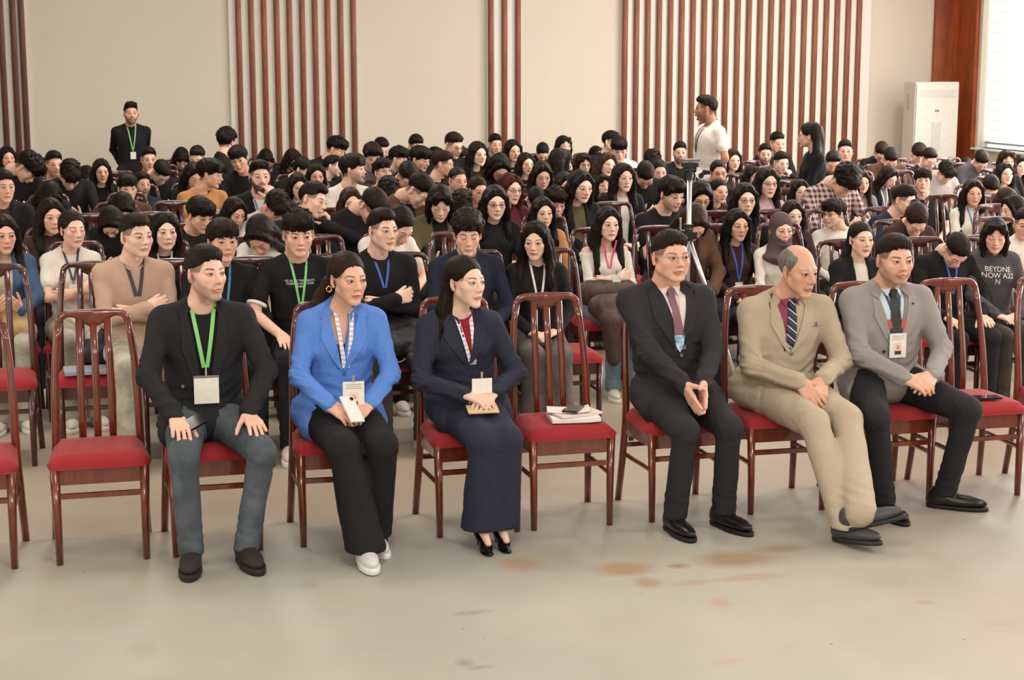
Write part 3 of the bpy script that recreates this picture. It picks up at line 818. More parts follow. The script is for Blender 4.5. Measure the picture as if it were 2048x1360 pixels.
def top_mesh(J, kind, h=.011):
    """what is worn on the upper body"""
    P = np.array([J[k+q] for k in ('sh', 'el', 'wr') for q in 'LR'] + [J['neck'], J['pelvis'], J['waist']])
    lo = P.min(0) - .20; hi = P.max(0) + .20
    lo[2] = J['pelvis'][2] - .16; hi[2] = J['neck'][2] + .12
    f = Field(*[np.arange(a, b, h).astype(np.float32) for a, b in zip(lo, hi)])
    m = J['male']; ne = J['neck']; e = {'tee': .006, 'sweater': .012, 'shirt': .009, 'inner': .002, 'crew': .002, 'jacket': .018, 'blazer': .017, 'hoodie': .020, 'coat': .024, 'bare_shoulder': .007, 'turtleneck': .009}[kind]
    sl = (.041, .034, .027) if m else (.035, .029, .022)
    if kind == 'tee': torso_prims(f, J, e, sleeve=(sl[0], sl[1] + .006, 0), long_sleeve=.62)
    elif kind in ('inner', 'crew'): torso_prims(f, J, e, arms=False)
    else: torso_prims(f, J, e, sleeve=sl, puff=.006 if kind in ('hoodie', 'jacket', 'coat') else .002)
    if kind in ('blazer', 'coat', 'jacket', 'hoodie', 'sweater', 'shirt', 'tee'):   # hem over the hips
        f.ell(J['pelvis'] + v3(0, .0, -.0), (.165*J['bulk'] + e, .13*J['bulk'] + e, .085), .04)
    if kind in ('blazer', 'coat') and not J['stand']:
        for q, s in (('L', -1), ('R', 1)):
            hp = J['hip'+q]*.72 + J['kn'+q]*.28
            f.cone(J['pelvis'] + v3(s*.12*J['bulk'], .01, .03), hp + v3(s*.035, .02, -.005), .075, .082, .05)
    if kind in ('hoodie',):
        f.cone(ne + v3(-.06, .05, .012), ne + v3(.06, .05, .012), .035, .035, .02)
        f.cone(ne + v3(-.075, .03, .0), ne + v3(-.03, -.055, -.025), .028, .022, .02); f.cone(ne + v3(.075, .03, .0), ne + v3(.03, -.055, -.025), .028, .022, .02)
    if kind == 'turtleneck': f.cone(ne + v3(0, .005, -.02), ne + v3(0, -.006, .055), .062, .053, .012)
    if kind in ('shirt', 'inner'):
        for s in (-1, 1):
            f.cone(ne + v3(s*.044, .018, .020), ne + v3(s*.018, -.050, -.008), .013, .012, .008)
        f.cone(ne + v3(-.040, .040, .022), ne + v3(.040, .040, .022), .014, .014, .01)
    Hn = J['head']; up = unit(Hn + v3(0, .03, -.05) - ne)
    rr = .050 if m else .041
    f.D = f.D + (.0032 if kind not in ('inner', 'crew') else .001) * hnoise(f.xs[:, None, None], f.ys[None, :, None], f.zs[None, None, :], 34, len(kind)) .astype(np.float32)
    if kind not in ('inner', 'crew'): folds(f, J, .0062 if kind in ('blazer', 'jacket', 'coat', 'hoodie') else .0052)
    if kind == 'bare_shoulder':
        a = unit(v3(0, 0, 1)); f.keep(lambda X, Y, Z: Z - (J['chest'][2] + .095) + 0*X + 0*Y)
        for q, s in (('L', -1), ('R', 1)): pass
    elif kind in ('tee', 'sweater', 'hoodie', 'coat', 'jacket', 'blazer', 'crew'):
        f.cone(ne + v3(0, -.005, -.002), ne + up*.2, rr + .010, rr + .010, .008, 'sub')
        f.ell(ne + v3(0, -.045, .006), (rr + .002, .035, .028), .012, 'sub')
    else: f.cone(ne + v3(0, 0, .012), ne + up*.2, rr + .004, rr + .004, .004, 'sub')
    if kind in ('jacket', 'blazer', 'coat'):
        zt = (J['vz'] or J['chest'][2] - .10) if kind == 'blazer' else J['pelvis'][2]
        w0 = J['vw'] if kind == 'blazer' else .048
        def V(X, Y, Z):
            t = np.clip((Z - zt) / (ne[2] + .0 - zt), 0, 1)
            wd = w0*t**.9 if kind == 'blazer' else .030 + .022*t
            zc_ = ne[2] - .034; wd = np.where(Z > zc_, np.minimum(wd, np.maximum(.046, w0 - (Z - zc_)*1.1)), wd)
            return -np.maximum(np.maximum(np.abs(X) - wd, Y - (J['chest'][1] - .02)), zt - Z)
        f.keep(V, .003)
    # the lap and the seat cut the garment off
    V_, F_ = f.mesh(); V_ = smooth_mesh(V_, F_, 1, .3)
    return thin_out(V_, F_, 26000 if h < .009 else 11000 if h < .012 else 6500)

def legs_mesh(J, kind='trousers', h=.012):
    P = np.array([J[k+q] for k in ('hip', 'kn', 'an') for q in 'LR'])
    lo = P.min(0) - .22; hi = P.max(0) + .20; lo[2] = max(.0, P[:, 2].min() - .045)
    f = Field(*[np.arange(a, b, h).astype(np.float32) for a, b in zip(lo, hi)])
    b = J['bulk']; m = J['male']; e = .014
    pe = J['pelvis']
    f.ell(pe + v3(0, .0, -.0), (.168*b, .135*b, .098), 0)
    if J['stand']: f.ell(pe + v3(0, .0, -.09), (.165*b, .12*b, .10), .04)
    wide = {'trousers': (.092, .064, .058, .056), 'wide': (.092, .070, .070, .090), 'slim': (.086, .060, .052, .046), 'loose': (.096, .072, .068, .074)}[kind]
    for q in 'LR':
        f.cone(J['hip'+q], J['kn'+q], wide[0]*b, wide[1], .035)
        f.cone(J['kn'+q], J['an'+q] + v3(0, 0, -.03), wide[2], wide[3], .022)
    f.D = f.D + .0036*hnoise(f.xs[:, None, None], f.ys[None, :, None], f.zs[None, None, :], 27, 3).astype(np.float32)
    X, Y, Z = f.xs[:, None, None], f.ys[None, :, None], f.zs[None, None, :]
    acc = 0
    for q in 'LR':
        for c, r, ax, fr, a in ((J['kn'+q] + v3(0, .03, -.02), .09, unit(v3(0, -.7, .7)), 150, 1.0), (J['hip'+q] + v3(0, -.09, .03), .10, unit(v3(0, 1, .5)), 120, .9), (J['an'+q] + v3(0, 0, .06), .09, v3(0, 0, 1), 120, .9)):
            px, py, pz = X - c[0], Y - c[1], Z - c[2]
            acc = acc + np.exp(-(px*px + py*py + pz*pz)/(r*r)*1.2)*a*(1.9*np.abs(np.sin(.5*fr*(px*ax[0] + py*ax[1] + pz*ax[2]) + 1.3*np.sin(24*px + 11*pz)))**.8 - 1.0)
    f.D = (f.D + .0055*acc).astype(np.float32)
    cut = {'wide': .022}.get(kind, .052)
    zc = min(J['anL'][2], J['anR'][2]) - .10 + cut + .0
    f.keep(lambda X, Y, Z: (zc - Z) + 0*X + 0*Y)
    V, F = f.mesh(); V = smooth_mesh(V, F, 1, .3)
    return thin_out(V, F, 14000 if h < .0125 else 6000)

def shoe_parts(kind, h=.0065):
    """upper and sole, toe towards -y, heel at y=+.07, on z=0"""
    f = Field(*[np.arange(a, b, h).astype(np.float32) for a, b in zip((-.09, -.25, -.03), (.09, .13, .16))])
    if kind == 'heel':
        f.cone((0, .045, .065), (0, -.08, .026), .026, .026, .0); f.cone((0, -.08, .024), (0, -.155, .012), .030, .010, .02)
        f.ell((0, -.01, .085), (.020, .050, .045), .01, 'sub')
    elif kind == 'sneaker':
        f.ell((0, -.06, .045), (.047, .135, .040), 0); f.ell((0, .035, .055), (.037, .050, .055), .03); f.cone((0, .035, .07), (0, -.02, .075), .036, .036, .02)
    else:
        f.ell((0, -.06, .038), (.044, .145, .034), 0); f.ell((0, .035, .048), (.035, .046, .050), .03); f.cone((0, .035, .07), (0, -.025, .062), .036, .032, .02)
        if kind == 'boot': f.cone((0, .03, .06), (0, .035, .12), .040, .042, .02)
    f.keep(lambda X, Y, Z: (.012 - Z) + 0*X + 0*Y)
    A = f.mesh()
    f = Field(*[np.arange(a, b, h*.8).astype(np.float32) for a, b in zip((-.09, -.25, -.03), (.09, .13, .09))])
    if kind == 'heel':
        f.cone((0, .052, .058), (0, .060, .004), .013, .006, .0); f.ell((0, -.095, .006), (.030, .060, .007), .01)
    else:
        t = .030 if kind == 'sneaker' else .020
        f.ell((0, -.085, t*.5), (.050, .125, t*3), 0); f.ell((0, .03, t*.5), (.039, .056, t*3), .03)
        f.keep(lambda X, Y, Z: np.maximum(Z - t, .001 - Z) + 0*X + 0*Y)
    return A, f.mesh()

# ribbons and badges lying on a garment
def front_hit(bvh, x, z, last=None, off=.004):
    r = bvh.ray_cast(Vector((x, -1.5, z)), Vector((0, 1, 0)))
    if r[0] is None: return last
    return r[0].y - off

def front_min(bvh, xs, zs, off):
    return min(filter(None, (front_hit(bvh, x, z, None, off) for x in xs for z in zs)), default=-.1)

def strip_mesh(bvh, path, width, off=.004, thick=.0025, taper=None):
    """path of (x, z) points down a garment front; returns a closed band"""
    V, F = [], []; last = None; n = len(path); ring = []
    for i, (x, z) in enumerate(path):
        a = path[max(0, i-1)]; b = path[min(n-1, i+1)]
        t = unit((b[0]-a[0], b[1]-a[1], 0)); w = (taper[i] if taper else width) / 2
        nx, nz = t[1]*w, -t[0]*w
        row = []; t0_ = t
        for sgn in (-1, 1):
            y = front_hit(bvh, x + sgn*nx*.9, z + sgn*nz*.9, last, off)
            if y is None: y = -.05
            row.append((x + sgn*nx, y, z + sgn*nz))
        ym = min(row[0][1], row[1][1]); my = (row[0][1] + row[1][1])/2
        if last is not None and my > last + .05: row = [(p[0], last, p[2]) for p in row]
        last = (row[0][1] + row[1][1])/2
        ring.append(row)
    ys = np.array([[r[0][1], r[1][1]] for r in ring])
    if n > 4:
        for _ in range(2):
            m_ = ys.copy(); m_[1:-1] = np.minimum(ys[1:-1], (ys[:-2] + ys[2:])/2); ys = m_
        avg = ys.mean(1, keepdims=True); ys = np.minimum(ys, avg + .004)
        sm = ys.copy(); sm[1:-1] = (ys[:-2] + 2*ys[1:-1] + ys[2:])/4 - .0008; ys = sm
    ring = [[(r[0][0], ys[i, 0], r[0][2]), (r[1][0], ys[i, 1], r[1][2])] for i, r in enumerate(ring)]
    for row in ring:
        for p in row: V.append(p)
        for p in row: V.append((p[0], p[1] + thick, p[2]))
    for i in range(n - 1):
        a = i*4; b = a + 4
        F += [(a, a+1, b+1, b), (a+2, b+2, b+3, a+3), (a, b, b+2, a+2), (a+1, a+3, b+3, b+1)]
    F += [(0, 2, 3, 1), (4*n-4, 4*n-3, 4*n-1, 4*n-2)]
    return V, F

def join_geo(parts):
    V, F = [], []
    for v, f in parts:
        o = len(V); V += [tuple(p) for p in v]; F += [tuple(i + o for i in q) for q in f]
    return V, F

def box_geo(c, h, R=None):
    V = []
    for i in (-1, 1):
        for j in (-1, 1):
            for k in (-1, 1):
                p = np.array((i*h[0], j*h[1], k*h[2]), float)
                if R is not None: p = np.array(R) @ p
                V.append(tuple(p + np.array(c)))
    F = [(0, 1, 3, 2), (4, 6, 7, 5), (0, 4, 5, 1), (2, 3, 7, 6), (0, 2, 6, 4), (1, 5, 7, 3)]
    return V, F

def tube_geo(path, radii, n=10, flat=None, cap=True):
    """round or oval tube along points; radii scalars or (r_side, r_up) pairs; flat: reference normal"""
    path = [np.array(p, float) for p in path]; V, F = [], []
    m = len(path); ref = np.array(flat if flat is not None else (0, 0, 1), float)
    for i, p in enumerate(path):
        t = unit(path[min(m-1, i+1)] - path[max(0, i-1)])
        u = np.cross(t, ref)
        if np.linalg.norm(u) < 1e-3: u = np.cross(t, (1, 0, 0))
        u = unit(u); w = np.cross(u, t)
        r = radii[i] if isinstance(radii, list) else radii
        ra, rb = (r, r) if np.isscalar(r) else r
        for k in range(n):
            a = 2*math.pi*k/n
            ca, sa = math.cos(a), math.sin(a)
            V.append(tuple(p + u*ra*ca + w*rb*sa))
    for i in range(m - 1):
        for k in range(n):
            k2 = (k+1) % n
            F.append((i*n + k, i*n + k2, (i+1)*n + k2, (i+1)*n + k))
    if cap: F.append(tuple(range(n))[::-1]); F.append(tuple((m-1)*n + k for k in range(n)))
    return V, F
# ---------------------------------------------------------------- objects and tags
def ob(name, me, parent=None, loc=None, rot=None, **props):
    o = bpy.data.objects.new(name, me); COL.objects.link(o)
    if parent is not None: o.parent = parent
    if loc is not None: o.location = loc
    if rot is not None: o.rotation_euler = rot
    for k, v in props.items(): o[k] = v
    return o
def geo(name, g, mat, parent=None, smooth=False, bevel=0, **kw):
    me = mesh_data(name, g[0], g[1], mat, smooth)
    if bevel:
        bm = bmesh.new(); bm.from_mesh(me); bmesh.ops.bevel(bm, geom=bm.edges[:], offset=bevel, segments=2, affect='EDGES', profile=.6)
        bm.to_mesh(me); bm.free()
        if smooth: me.polygons.foreach_set('use_smooth', [True]*len(me.polygons))
    return ob(name, me, parent, **kw)
import bmesh

def copy_thing(o, parent=None):
    c = o.copy(); COL.objects.link(c); c.parent = parent
    for ch in list(o.children): copy_thing(ch, c)
    return c

# ---------------------------------------------------------------- room
WY, RX, LX, FY, CZ = 20.6, 11.62, -6.0, -4.0, 4.9
def wall_mat(name, c, rough=.85):
    m, nt, b = new_mat(name)
    v = coords(nt, 'Object')
    n = Nd(nt, noise(nt, .7, 4, v, .6)); n2 = Nd(nt, noise(nt, 9, 5, v, .6)); n3 = Nd(nt, noise(nt, 60, 3, v))
    nt.links.new(mixc(nt, n*.6 + n2*.4, tuple(q*.93 for q in c), tuple(min(1, q*1.05) for q in c)), b.inputs['Base Color'])
    b.inputs['Roughness'].default_value = rough; b.inputs['Specular IOR Level'].default_value = .2
    bump(nt, b, n3*.4 + n2*.6, .15, .004); return m
M_WALL = wall_mat('painted_plaster', lin(208, 199, 183)); M_CEIL = wall_mat('ceiling_paint', lin(235, 230, 220))
M_PANEL = wall_mat('white_panel', lin(222, 217, 206), .5)

def wood_mat(name, dark, light, gloss=.25, coat=.0, scale=(30, 30, 2.2), spec=.5):
    m, nt, b = new_mat(name)
    v = coords(nt, 'Object', scale)
    n = Nd(nt, noise(nt, 1.0, 5, v, .6)); g = Nd(nt, noise(nt, 4.0, 4, v, .7))
    nt.links.new(mixc(nt, (n*.65 + g*.35).step(.32, .68), dark, light), b.inputs['Base Color'])
    b.inputs['Roughness'].default_value = gloss; b.inputs['Specular IOR Level'].default_value = spec
    if coat: b.inputs['Coat Weight'].default_value = coat; b.inputs['Coat Roughness'].default_value = .06
    return m
M_SLAT = wood_mat('slat_wood', lin(122, 74, 58), lin(150, 96, 76), .55, spec=.3)
M_SLATDARK = wood_mat('slat_wood_dark', lin(88, 58, 50), lin(112, 76, 66), .55, spec=.3)

def floor_mat():
    m, nt, b = new_mat('worn_painted_concrete')
    v = coords(nt, 'Object')
    n1 = Nd(nt, noise(nt, .55, 4, v, .6)); n2 = Nd(nt, noise(nt, 3.2, 5, v, .65)); n3 = Nd(nt, noise(nt, 40, 4, v, .7)); n4 = Nd(nt, noise(nt, 180, 2, v))
    col = mixc(nt, n1.step(.35, .65), lin(167, 165, 156), lin(179, 174, 161))
    col = mixc(nt, n2.step(.52, .72)*.35, col, lin(180, 168, 146))
    col = mixc(nt, n3.step(.60, .75)*.22, col, lin(165, 152, 136))
    sp = nt.nodes.new('ShaderNodeSeparateXYZ'); nt.links.new(v, sp.inputs[0])
    X = Nd(nt, sp.outputs[0]); Y = Nd(nt, sp.outputs[1])
    wob = (n2 - .5)*.55
    for cx, cy, rx, ry, a, c in STAINS:
        d = (((X - cx)/rx).sq() + ((Y - cy)/ry).sq()).sqrt() + wob*1.6
        col = mixc(nt, d.step(1.0, .35) * (n3*.7 + .55)._m('MINIMUM', 1.0) * a, col, c)
    pk = ((X - Y*.30 + wob*2.0).step(.6, 2.6)) * ((n1 - .42)*4.0 + .75)._m('MAXIMUM', 0)._m('MINIMUM', 1.0)
    col = mixc(nt, pk*.85, col, lin(156, 140, 128))
    # browner under and between the chair rows: red bounce light and stains in the colour
    zone = (Y + (n2 - .5)*1.2).step(6.9, 7.9)
    col = mixc(nt, zone*.50, col, lin(174, 150, 126))
    # small black specks
    vo = nt.nodes.new('ShaderNodeTexVoronoi'); vo.inputs['Scale'].default_value = 5.5; nt.links.new(v, vo.inputs['Vector'])
    spk = Nd(nt, vo.outputs['Distance']).step(.045, .02)
    spk = spk * Nd(nt, noise(nt, .9, 1, v)).step(.5, .6)
    col = mixc(nt, spk*.75, col, lin(95, 85, 75))
    nt.links.new(col, b.inputs['Base Color']); nt.links.new((n2*-.25 + .62).v, b.inputs['Roughness'])
    b.inputs['Specular IOR Level'].default_value = .35
    bump(nt, b, n3*.5 + n4*.2 + n2, .12, .006); return m
STAINS = []
for px, py, rx, ry, a, c in ((1040, 1128, .13, .14, .75, lin(172, 140, 108)), (1250, 1138, .17, .13, .85, lin(158, 128, 92)), (1295, 1165, .08, .10, .7, lin(158, 128, 92)),
                             (1358, 1132, .07, .05, .8, lin(150, 118, 86)), (1480, 1118, .26, .15, .85, lin(154, 128, 94)), (1560, 1098, .14, .08, .7, lin(154, 128, 94)),
                             (1500, 1155, .2, .06, .55, lin(165, 135, 105)), (1440, 1205, .06, .08, .5, lin(180, 140, 115)), (285, 1298, .07, .10, .35, lin(150, 142, 128)),
                             (2000, 1248, .10, .05, .45, lin(160, 135, 110)), (1850, 1205, .05, .04, .5, lin(160, 130, 110)), (930, 1325, .05, .05, .5, lin(120, 110, 98)), (945, 1225, .10, .03, .5, lin(130, 118, 104)),
                             (1460, 1322, .10, .04, .35, lin(185, 140, 115)), (620, 1170, .05, .07, .3, lin(140, 128, 112)), (960, 1335, .07, .03, .5, lin(120, 110, 98)), (1385, 1165, .12, .05, .5, lin(170, 138, 104))):
    p = on_z(px, py, 0); STAINS.append((float(p[0]), float(p[1]), rx, ry, a, c))
geo('floor', box_geo(((RX+LX)/2, (WY+FY)/2, -.05), ((RX-LX)/2 + .3, (WY-FY)/2 + .3, .05)), floor_mat(), kind='structure')
geo('ceiling', box_geo(((RX+LX)/2, (WY+FY)/2, CZ + .05), ((RX-LX)/2 + .3, (WY-FY)/2 + .3, .05)), M_CEIL, kind='structure')
wall_back = geo('wall_back', box_geo(((RX+LX)/2, WY + .1, CZ/2), ((RX-LX)/2 + .2, .1, CZ/2)), M_WALL, kind='structure')
geo('wall_left', box_geo((LX - .1, (WY+FY)/2, CZ/2), (.1, (WY-FY)/2, CZ/2)), M_WALL, kind='structure')
geo('wall_front', box_geo(((RX+LX)/2, FY - .1, CZ/2), ((RX-LX)/2 + .2, .1, CZ/2)), M_WALL, kind='structure')

def wx(px, py=120, Y=WY): return float(on_y(px, py, Y)[0])
# right wall with its window opening
wy0, wy1 = None, None
def wall_y(px):          # depth on the right wall of an image column
    a = YAW + math.atan((px - 1024) / FPX / math.cos(PITCH)) ; return RX / math.tan(a)
WYA, WYB = wall_y(2040), wall_y(1936); WZ0, WZ1 = .98, 3.9
g = join_geo([box_geo((RX + .15, (FY + WYA)/2, CZ/2), (.15, (WYA - FY)/2, CZ/2)), box_geo((RX + .15, (WYB + WY)/2, CZ/2), (.15, (WY - WYB)/2, CZ/2)),
              box_geo((RX + .15, (WYA + WYB)/2, WZ0/2), (.15, (WYB - WYA)/2, WZ0/2)), box_geo((RX + .15, (WYA + WYB)/2, (CZ + WZ1)/2), (.15, (WYB - WYA)/2, (CZ - WZ1)/2))])
geo('wall_right', g, M_WALL, kind='structure')
M_FRAME = plain_mat('white_plastic', lin(240, 240, 236), .35)
yc, hw = (WYA + WYB)/2, (WYB - WYA)/2
win = geo('window_1', join_geo([box_geo((RX + .2, yc - hw + .03, (WZ0+WZ1)/2), (.035, .03, (WZ1-WZ0)/2)), box_geo((RX + .2, yc + hw - .03, (WZ0+WZ1)/2), (.035, .03, (WZ1-WZ0)/2)),
     box_geo((RX + .2, yc, WZ0 + .03), (.035, hw - .06, .03)), box_geo((RX + .2, yc, WZ1 - .03), (.035, hw - .06, .03))]), M_FRAME, kind='structure')
mg, ntg, bg = new_mat('daylit_glass'); bg.inputs['Base Color'].default_value = (.9, .95, 1, 1); bg.inputs['Emission Color'].default_value = (.92, .97, 1, 1); bg.inputs['Emission Strength'].default_value = 2.2
geo('window_pane', box_geo((RX + .215, yc, (WZ0+WZ1)/2), (.008, hw - .06, (WZ1-WZ0)/2 - .06)), mg, win)
geo('window_sill', box_geo((RX + .05, yc, WZ0 - .012), (.13, hw + .04, .012)), M_FRAME, win)
# blind: one thing of horizontal fabric slats
mb, ntb, bb = new_mat('blind_fabric'); bb.inputs['Base Color'].default_value = (.93, .93, .92, 1); bb.inputs['Roughness'].default_value = .8
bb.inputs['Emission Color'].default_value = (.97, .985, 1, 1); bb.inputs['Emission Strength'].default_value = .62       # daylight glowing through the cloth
bl = ob('window_blind', None, loc=(RX + .10, yc, WZ0), label='white pleated window blind glowing with daylight on the right wall', category='blind')
sh = .128; k = 0; z = .085
me = mesh_data('slat', *box_geo((0, 0, sh/2), (.006, hw - .035, sh/2 - .002)), mb)
while z + sh < WZ1 - WZ0 - .02:
    ob('slat', me, bl, loc=(0, 0, z), rot=(0, .10, 0)); z += sh
geo('bottom_rail', box_geo((0, 0, .068), (.012, hw - .03, .012)), plain_mat('grey_rail', lin(150, 150, 148), .5), bl)
geo('lower_hem', box_geo((0, 0, .030), (.005, hw - .10, .024)), mb, bl)
geo('pull_cord', tube_geo([(-.03, -hw + .06, .02), (-.03, -hw + .065, 1.3), (-.03, -hw + .06, 2.8)], .004, 6), M_FRAME, bl)
# corner cladding of red-brown board
M_CLAD = wood_mat('corner_board', lin(118, 52, 26), lin(160, 78, 38), .35, scale=(4, 4, .8))
x0 = wx(1864)
tr = ob('trim_1', None, kind='structure')
geo('board', box_geo(((x0 + RX)/2, WY - .03, CZ/2), ((RX - x0)/2, .03, CZ/2)), M_CLAD, tr)
ycl = wall_y(1931)
geo('board', box_geo((RX - .03, (ycl + WY)/2 - .03, CZ/2), (.03, (WY - ycl)/2 - .03, CZ/2)), M_CLAD, tr)
# striped wall panels: a white backing board and brown slats standing proud, each a piece of the back wall
def stripes(edge0, edge1, slats, dark=False, pw=.068):
    a, b = wx(edge0), wx(edge1)
    geo('backing_board', box_geo(((a + b)/2, WY - .018, CZ/2), ((b - a)/2, .018, CZ/2)), M_PANEL, wall_back)
    me = mesh_data('slat', *box_geo((0, 0, 0), (pw/2, .016, CZ/2 - .01)), M_SLATDARK if dark else M_SLAT)
    for s in slats: ob('slat', me, wall_back, loc=(wx(s), WY - .053, CZ/2))
stripes(-60, 57, [-40, -16, 6, 30, 47] , True)
stripes(459, 713, [478 + 25.35*i for i in range(10)])
stripes(972, 1042, [980, 1007, 1034])
stripes(1243, 1737, [1247 + i*22.6 - i*i*.022 for i in range(22)])
geo('baseboard_back', box_geo(((RX+LX)/2, WY - .055, .05), ((RX-LX)/2, .02, .05)), M_SLAT, kind='structure')

# ---------------------------------------------------------------- floor-standing air conditioner
AY = 19.75; ax0, ax1 = wx(1828, 300, AY), wx(1911, 300, AY); az = float(on_y(1870, 164, AY)[2])
M_AC = plain_mat('ivory_plastic', lin(212, 210, 202), .35); M_ACG = plain_mat('pale_grey', lin(196, 198, 190), .4)
ac = ob('air_conditioner', None, loc=((ax0 + ax1)/2, AY, 0), rot=(0, 0, -.10), label='tall white floor-standing air conditioner in the back right corner', category='air conditioner')
w2 = (ax1 - ax0)/2
geo('cabinet', box_geo((0, .20, az/2), (w2, .19, az/2)), M_AC, ac, bevel=.012)
geo('front_panel', box_geo((0, -.002, az*.66), (w2 - .012, .015, az*.33)), M_AC, ac, bevel=.006)
geo('lower_panel', box_geo((0, -.002, az*.155), (w2 - .012, .015, az*.145)), M_AC, ac, bevel=.006)
geo('display_strip', box_geo((0, -.020, az*.62), (.06, .004, az*.10)), M_ACG, ac)
geo('emblem', box_geo((0, -.022, az*.80), (.028, .004, .010)), plain_mat('dark_grey', lin(110, 112, 110)), ac)
geo('vent', join_geo([box_geo((0, -.020, az*.90 + .02*i), (w2*.8, .004, .004)) for i in range(5)]), M_AC, ac)
geo('side_handle', box_geo((-w2 - .004, .22, az*.86), (.006, .012, .10)), plain_mat('brass_grey', lin(170, 160, 130)), ac)

# ---------------------------------------------------------------- chairs
M_CH = wood_mat('polished_mahogany', lin(92, 32, 18), lin(122, 48, 28), .30, coat=.9, scale=(26, 26, 3))
M_CH_SHADED = wood_mat('shaded_mahogany', lin(58, 22, 19), lin(82, 32, 25), .30, coat=.8, scale=(26, 26, 3))  # same lacquer as the front row, the rear rows' shade put into the colour
M_SEAT = None
def seat_mat():
    m, nt, b = new_mat('red_velvet')
    v = coords(nt, 'Object'); n = Nd(nt, noise(nt, 14, 4, v)); f = Nd(nt, noise(nt, 500, 2, v))
    nt.links.new(mixc(nt, n*.6 + f*.4, lin(138, 24, 30), lin(170, 42, 44)), b.inputs['Base Color'])
    b.inputs['Roughness'].default_value = .85; b.inputs['Sheen Weight'].default_value = .08; b.inputs['Sheen Roughness'].default_value = .4
    bump(nt, b, f*.4 + n, .15, .004); return m
M_SEAT = seat_mat()
def chair_meshes():
    G = {}
    # seat cushion: rounded trapezoid from a bevelled, domed grid
    N = 12; V, F = [], []
    for j in range(N + 1):
        for i in range(N + 1):
            u, v = i/N*2 - 1, j/N*2 - 1
            y = -.225 + (v + 1)/2*.415; hw_ = .222 + (v + 1)/2*(.190 - .222)
            r = max(abs(u), abs(v)); e = max(0, (r - .80)/.20)
            uu, vv = u, v
            if abs(u) > .8 and abs(v) > .8:
                d = math.hypot(abs(u) - .8, abs(v) - .8)/.2
                if d > 1: uu = math.copysign(.8 + (abs(u) - .8)/d, u); vv = math.copysign(.8 + (abs(v) - .8)/d, v)
                e = min(1, d)
            y = -.225 + (vv + 1)/2*.415; hw_ = .222 + (vv + 1)/2*(.190 - .222)
            z = .474 - .034*(1 - math.sqrt(max(0, 1 - e*e))) + .008*(1 - u*u)*(1 - v*v) - .006*max(0, -v)**3
            V.append((uu*hw_, y, z))
    for j in range(N):
        for i in range(N): a = j*(N+1) + i; F.append((a, a+1, a+N+2, a+N+1))
    per = [i for i in range(N+1)] + [(j)*(N+1) + N for j in range(1, N+1)] + [N*(N+1) + i for i in range(N-1, -1, -1)] + [j*(N+1) for j in range(N-1, 0, -1)]
    o = len(V)
    for p in per: x, y, z = V[p]; V.append((x*.975, y*.98, .418))
    n = len(per)
    for k in range(n): F.append((per[k], o + k, o + (k+1) % n, per[(k+1) % n]))
    F.append(tuple(o + k for k in range(n)))
    G['seat'] = (V, F, M_SEAT, True)
    G['seat_frame'] = (*join_geo([box_geo((0, -.190, .385), (.170, .011, .036)), box_geo((0, .160, .385), (.160, .011, .036)),
                                  box_geo((-.176, -.015, .385), (.011, .17, .036), Euler((0, 0, .04)).to_matrix()), box_geo((.176, -.015, .385), (.011, .17, .036), Euler((0, 0, -.04)).to_matrix())]), M_CH, False)
    for nme, s in (('leg_l', -1), ('leg_r', 1)):
        G[nme] = (*tube_geo([(s*.183, -.205, 0), (s*.184, -.203, .20), (s*.188, -.200, .425)], [(.0155, .0155), (.018, .018), (.021, .021)], 8, flat=(1, 0, 0)), M_CH, True)
        p = [(s*.205, .215, 0), (s*.196, .185, .20), (s*.186, .168, .40), (s*.183, .172, .52), (s*.180, .195, .68), (s*.173, .222, .82), (s*.162, .240, .92), (s*.149, .248, .990)]
        G['post_' + nme[-1]] = (*tube_geo(p, [(.017, .015), (.018, .017), (.020, .018), (.019, .017), (.018, .015), (.017, .014), (.017, .014), (.017, .014)], 10, flat=(0, 1, 0)), M_CH, True)
    # crest rail: a flat-topped arch whose lower edge dips in the middle
    V, F, m_ = [], [], 12
    st = []
    for i in range(31):
        t = i/30*2 - 1; a = abs(t)
        if a > .66:
            ang = (a - .66)/.34*math.pi/2*1.02
            c_ = (.109, .986); ro, ri = .052, .020
            nx, nz = math.sin(ang), math.cos(ang); ex = 1 + .0*ang
            o_ = (c_[0] + nx*(ro + .006*math.sin(ang)), c_[1] + nz*ro); i_ = (c_[0] + nx*(ri + .004*math.sin(ang)), c_[1] + nz*ri)
        else:
            x = .109*a/.66; q = min(1, x/.100); dip = (.5 + .5*math.cos(math.pi*q))**.9
            o_ = (x, 1.038 + .004*(1 - (x/.109)**2)); i_ = (x, 1.006 - .048*dip)
        st.append(((math.copysign(o_[0], t), o_[1]), (math.copysign(i_[0], t), i_[1])))
    for k, (o_, i_) in enumerate(st):
        cx, cz = (o_[0] + i_[0])/2, (o_[1] + i_[1])/2; hx, hz = (o_[0] - i_[0])/2, (o_[1] - i_[1])/2
        mid = max(0, 1 - abs(cx)/.12); y0 = .250 + .016*mid + (cz - .97)*.12
        for j in range(m_):
            a = 2*math.pi*j/m_; ca, sa = math.cos(a), math.sin(a)
            pw = lambda v: math.copysign(abs(v)**.75, v)
            V.append((cx + hx*pw(ca), y0 + .0135*pw(sa), cz + hz*pw(ca)))
    for k in range(len(st) - 1):
        for j in range(m_): j2 = (j+1) % m_; F.append((k*m_ + j, k*m_ + j2, (k+1)*m_ + j2, (k+1)*m_ + j))
    F.append(tuple(range(m_))[::-1]); F.append(tuple((len(st)-1)*m_ + j for j in range(m_)))
    G['crest_rail'] = (V, F, M_CH, True)
    V, F = G['crest_rail'][:2]
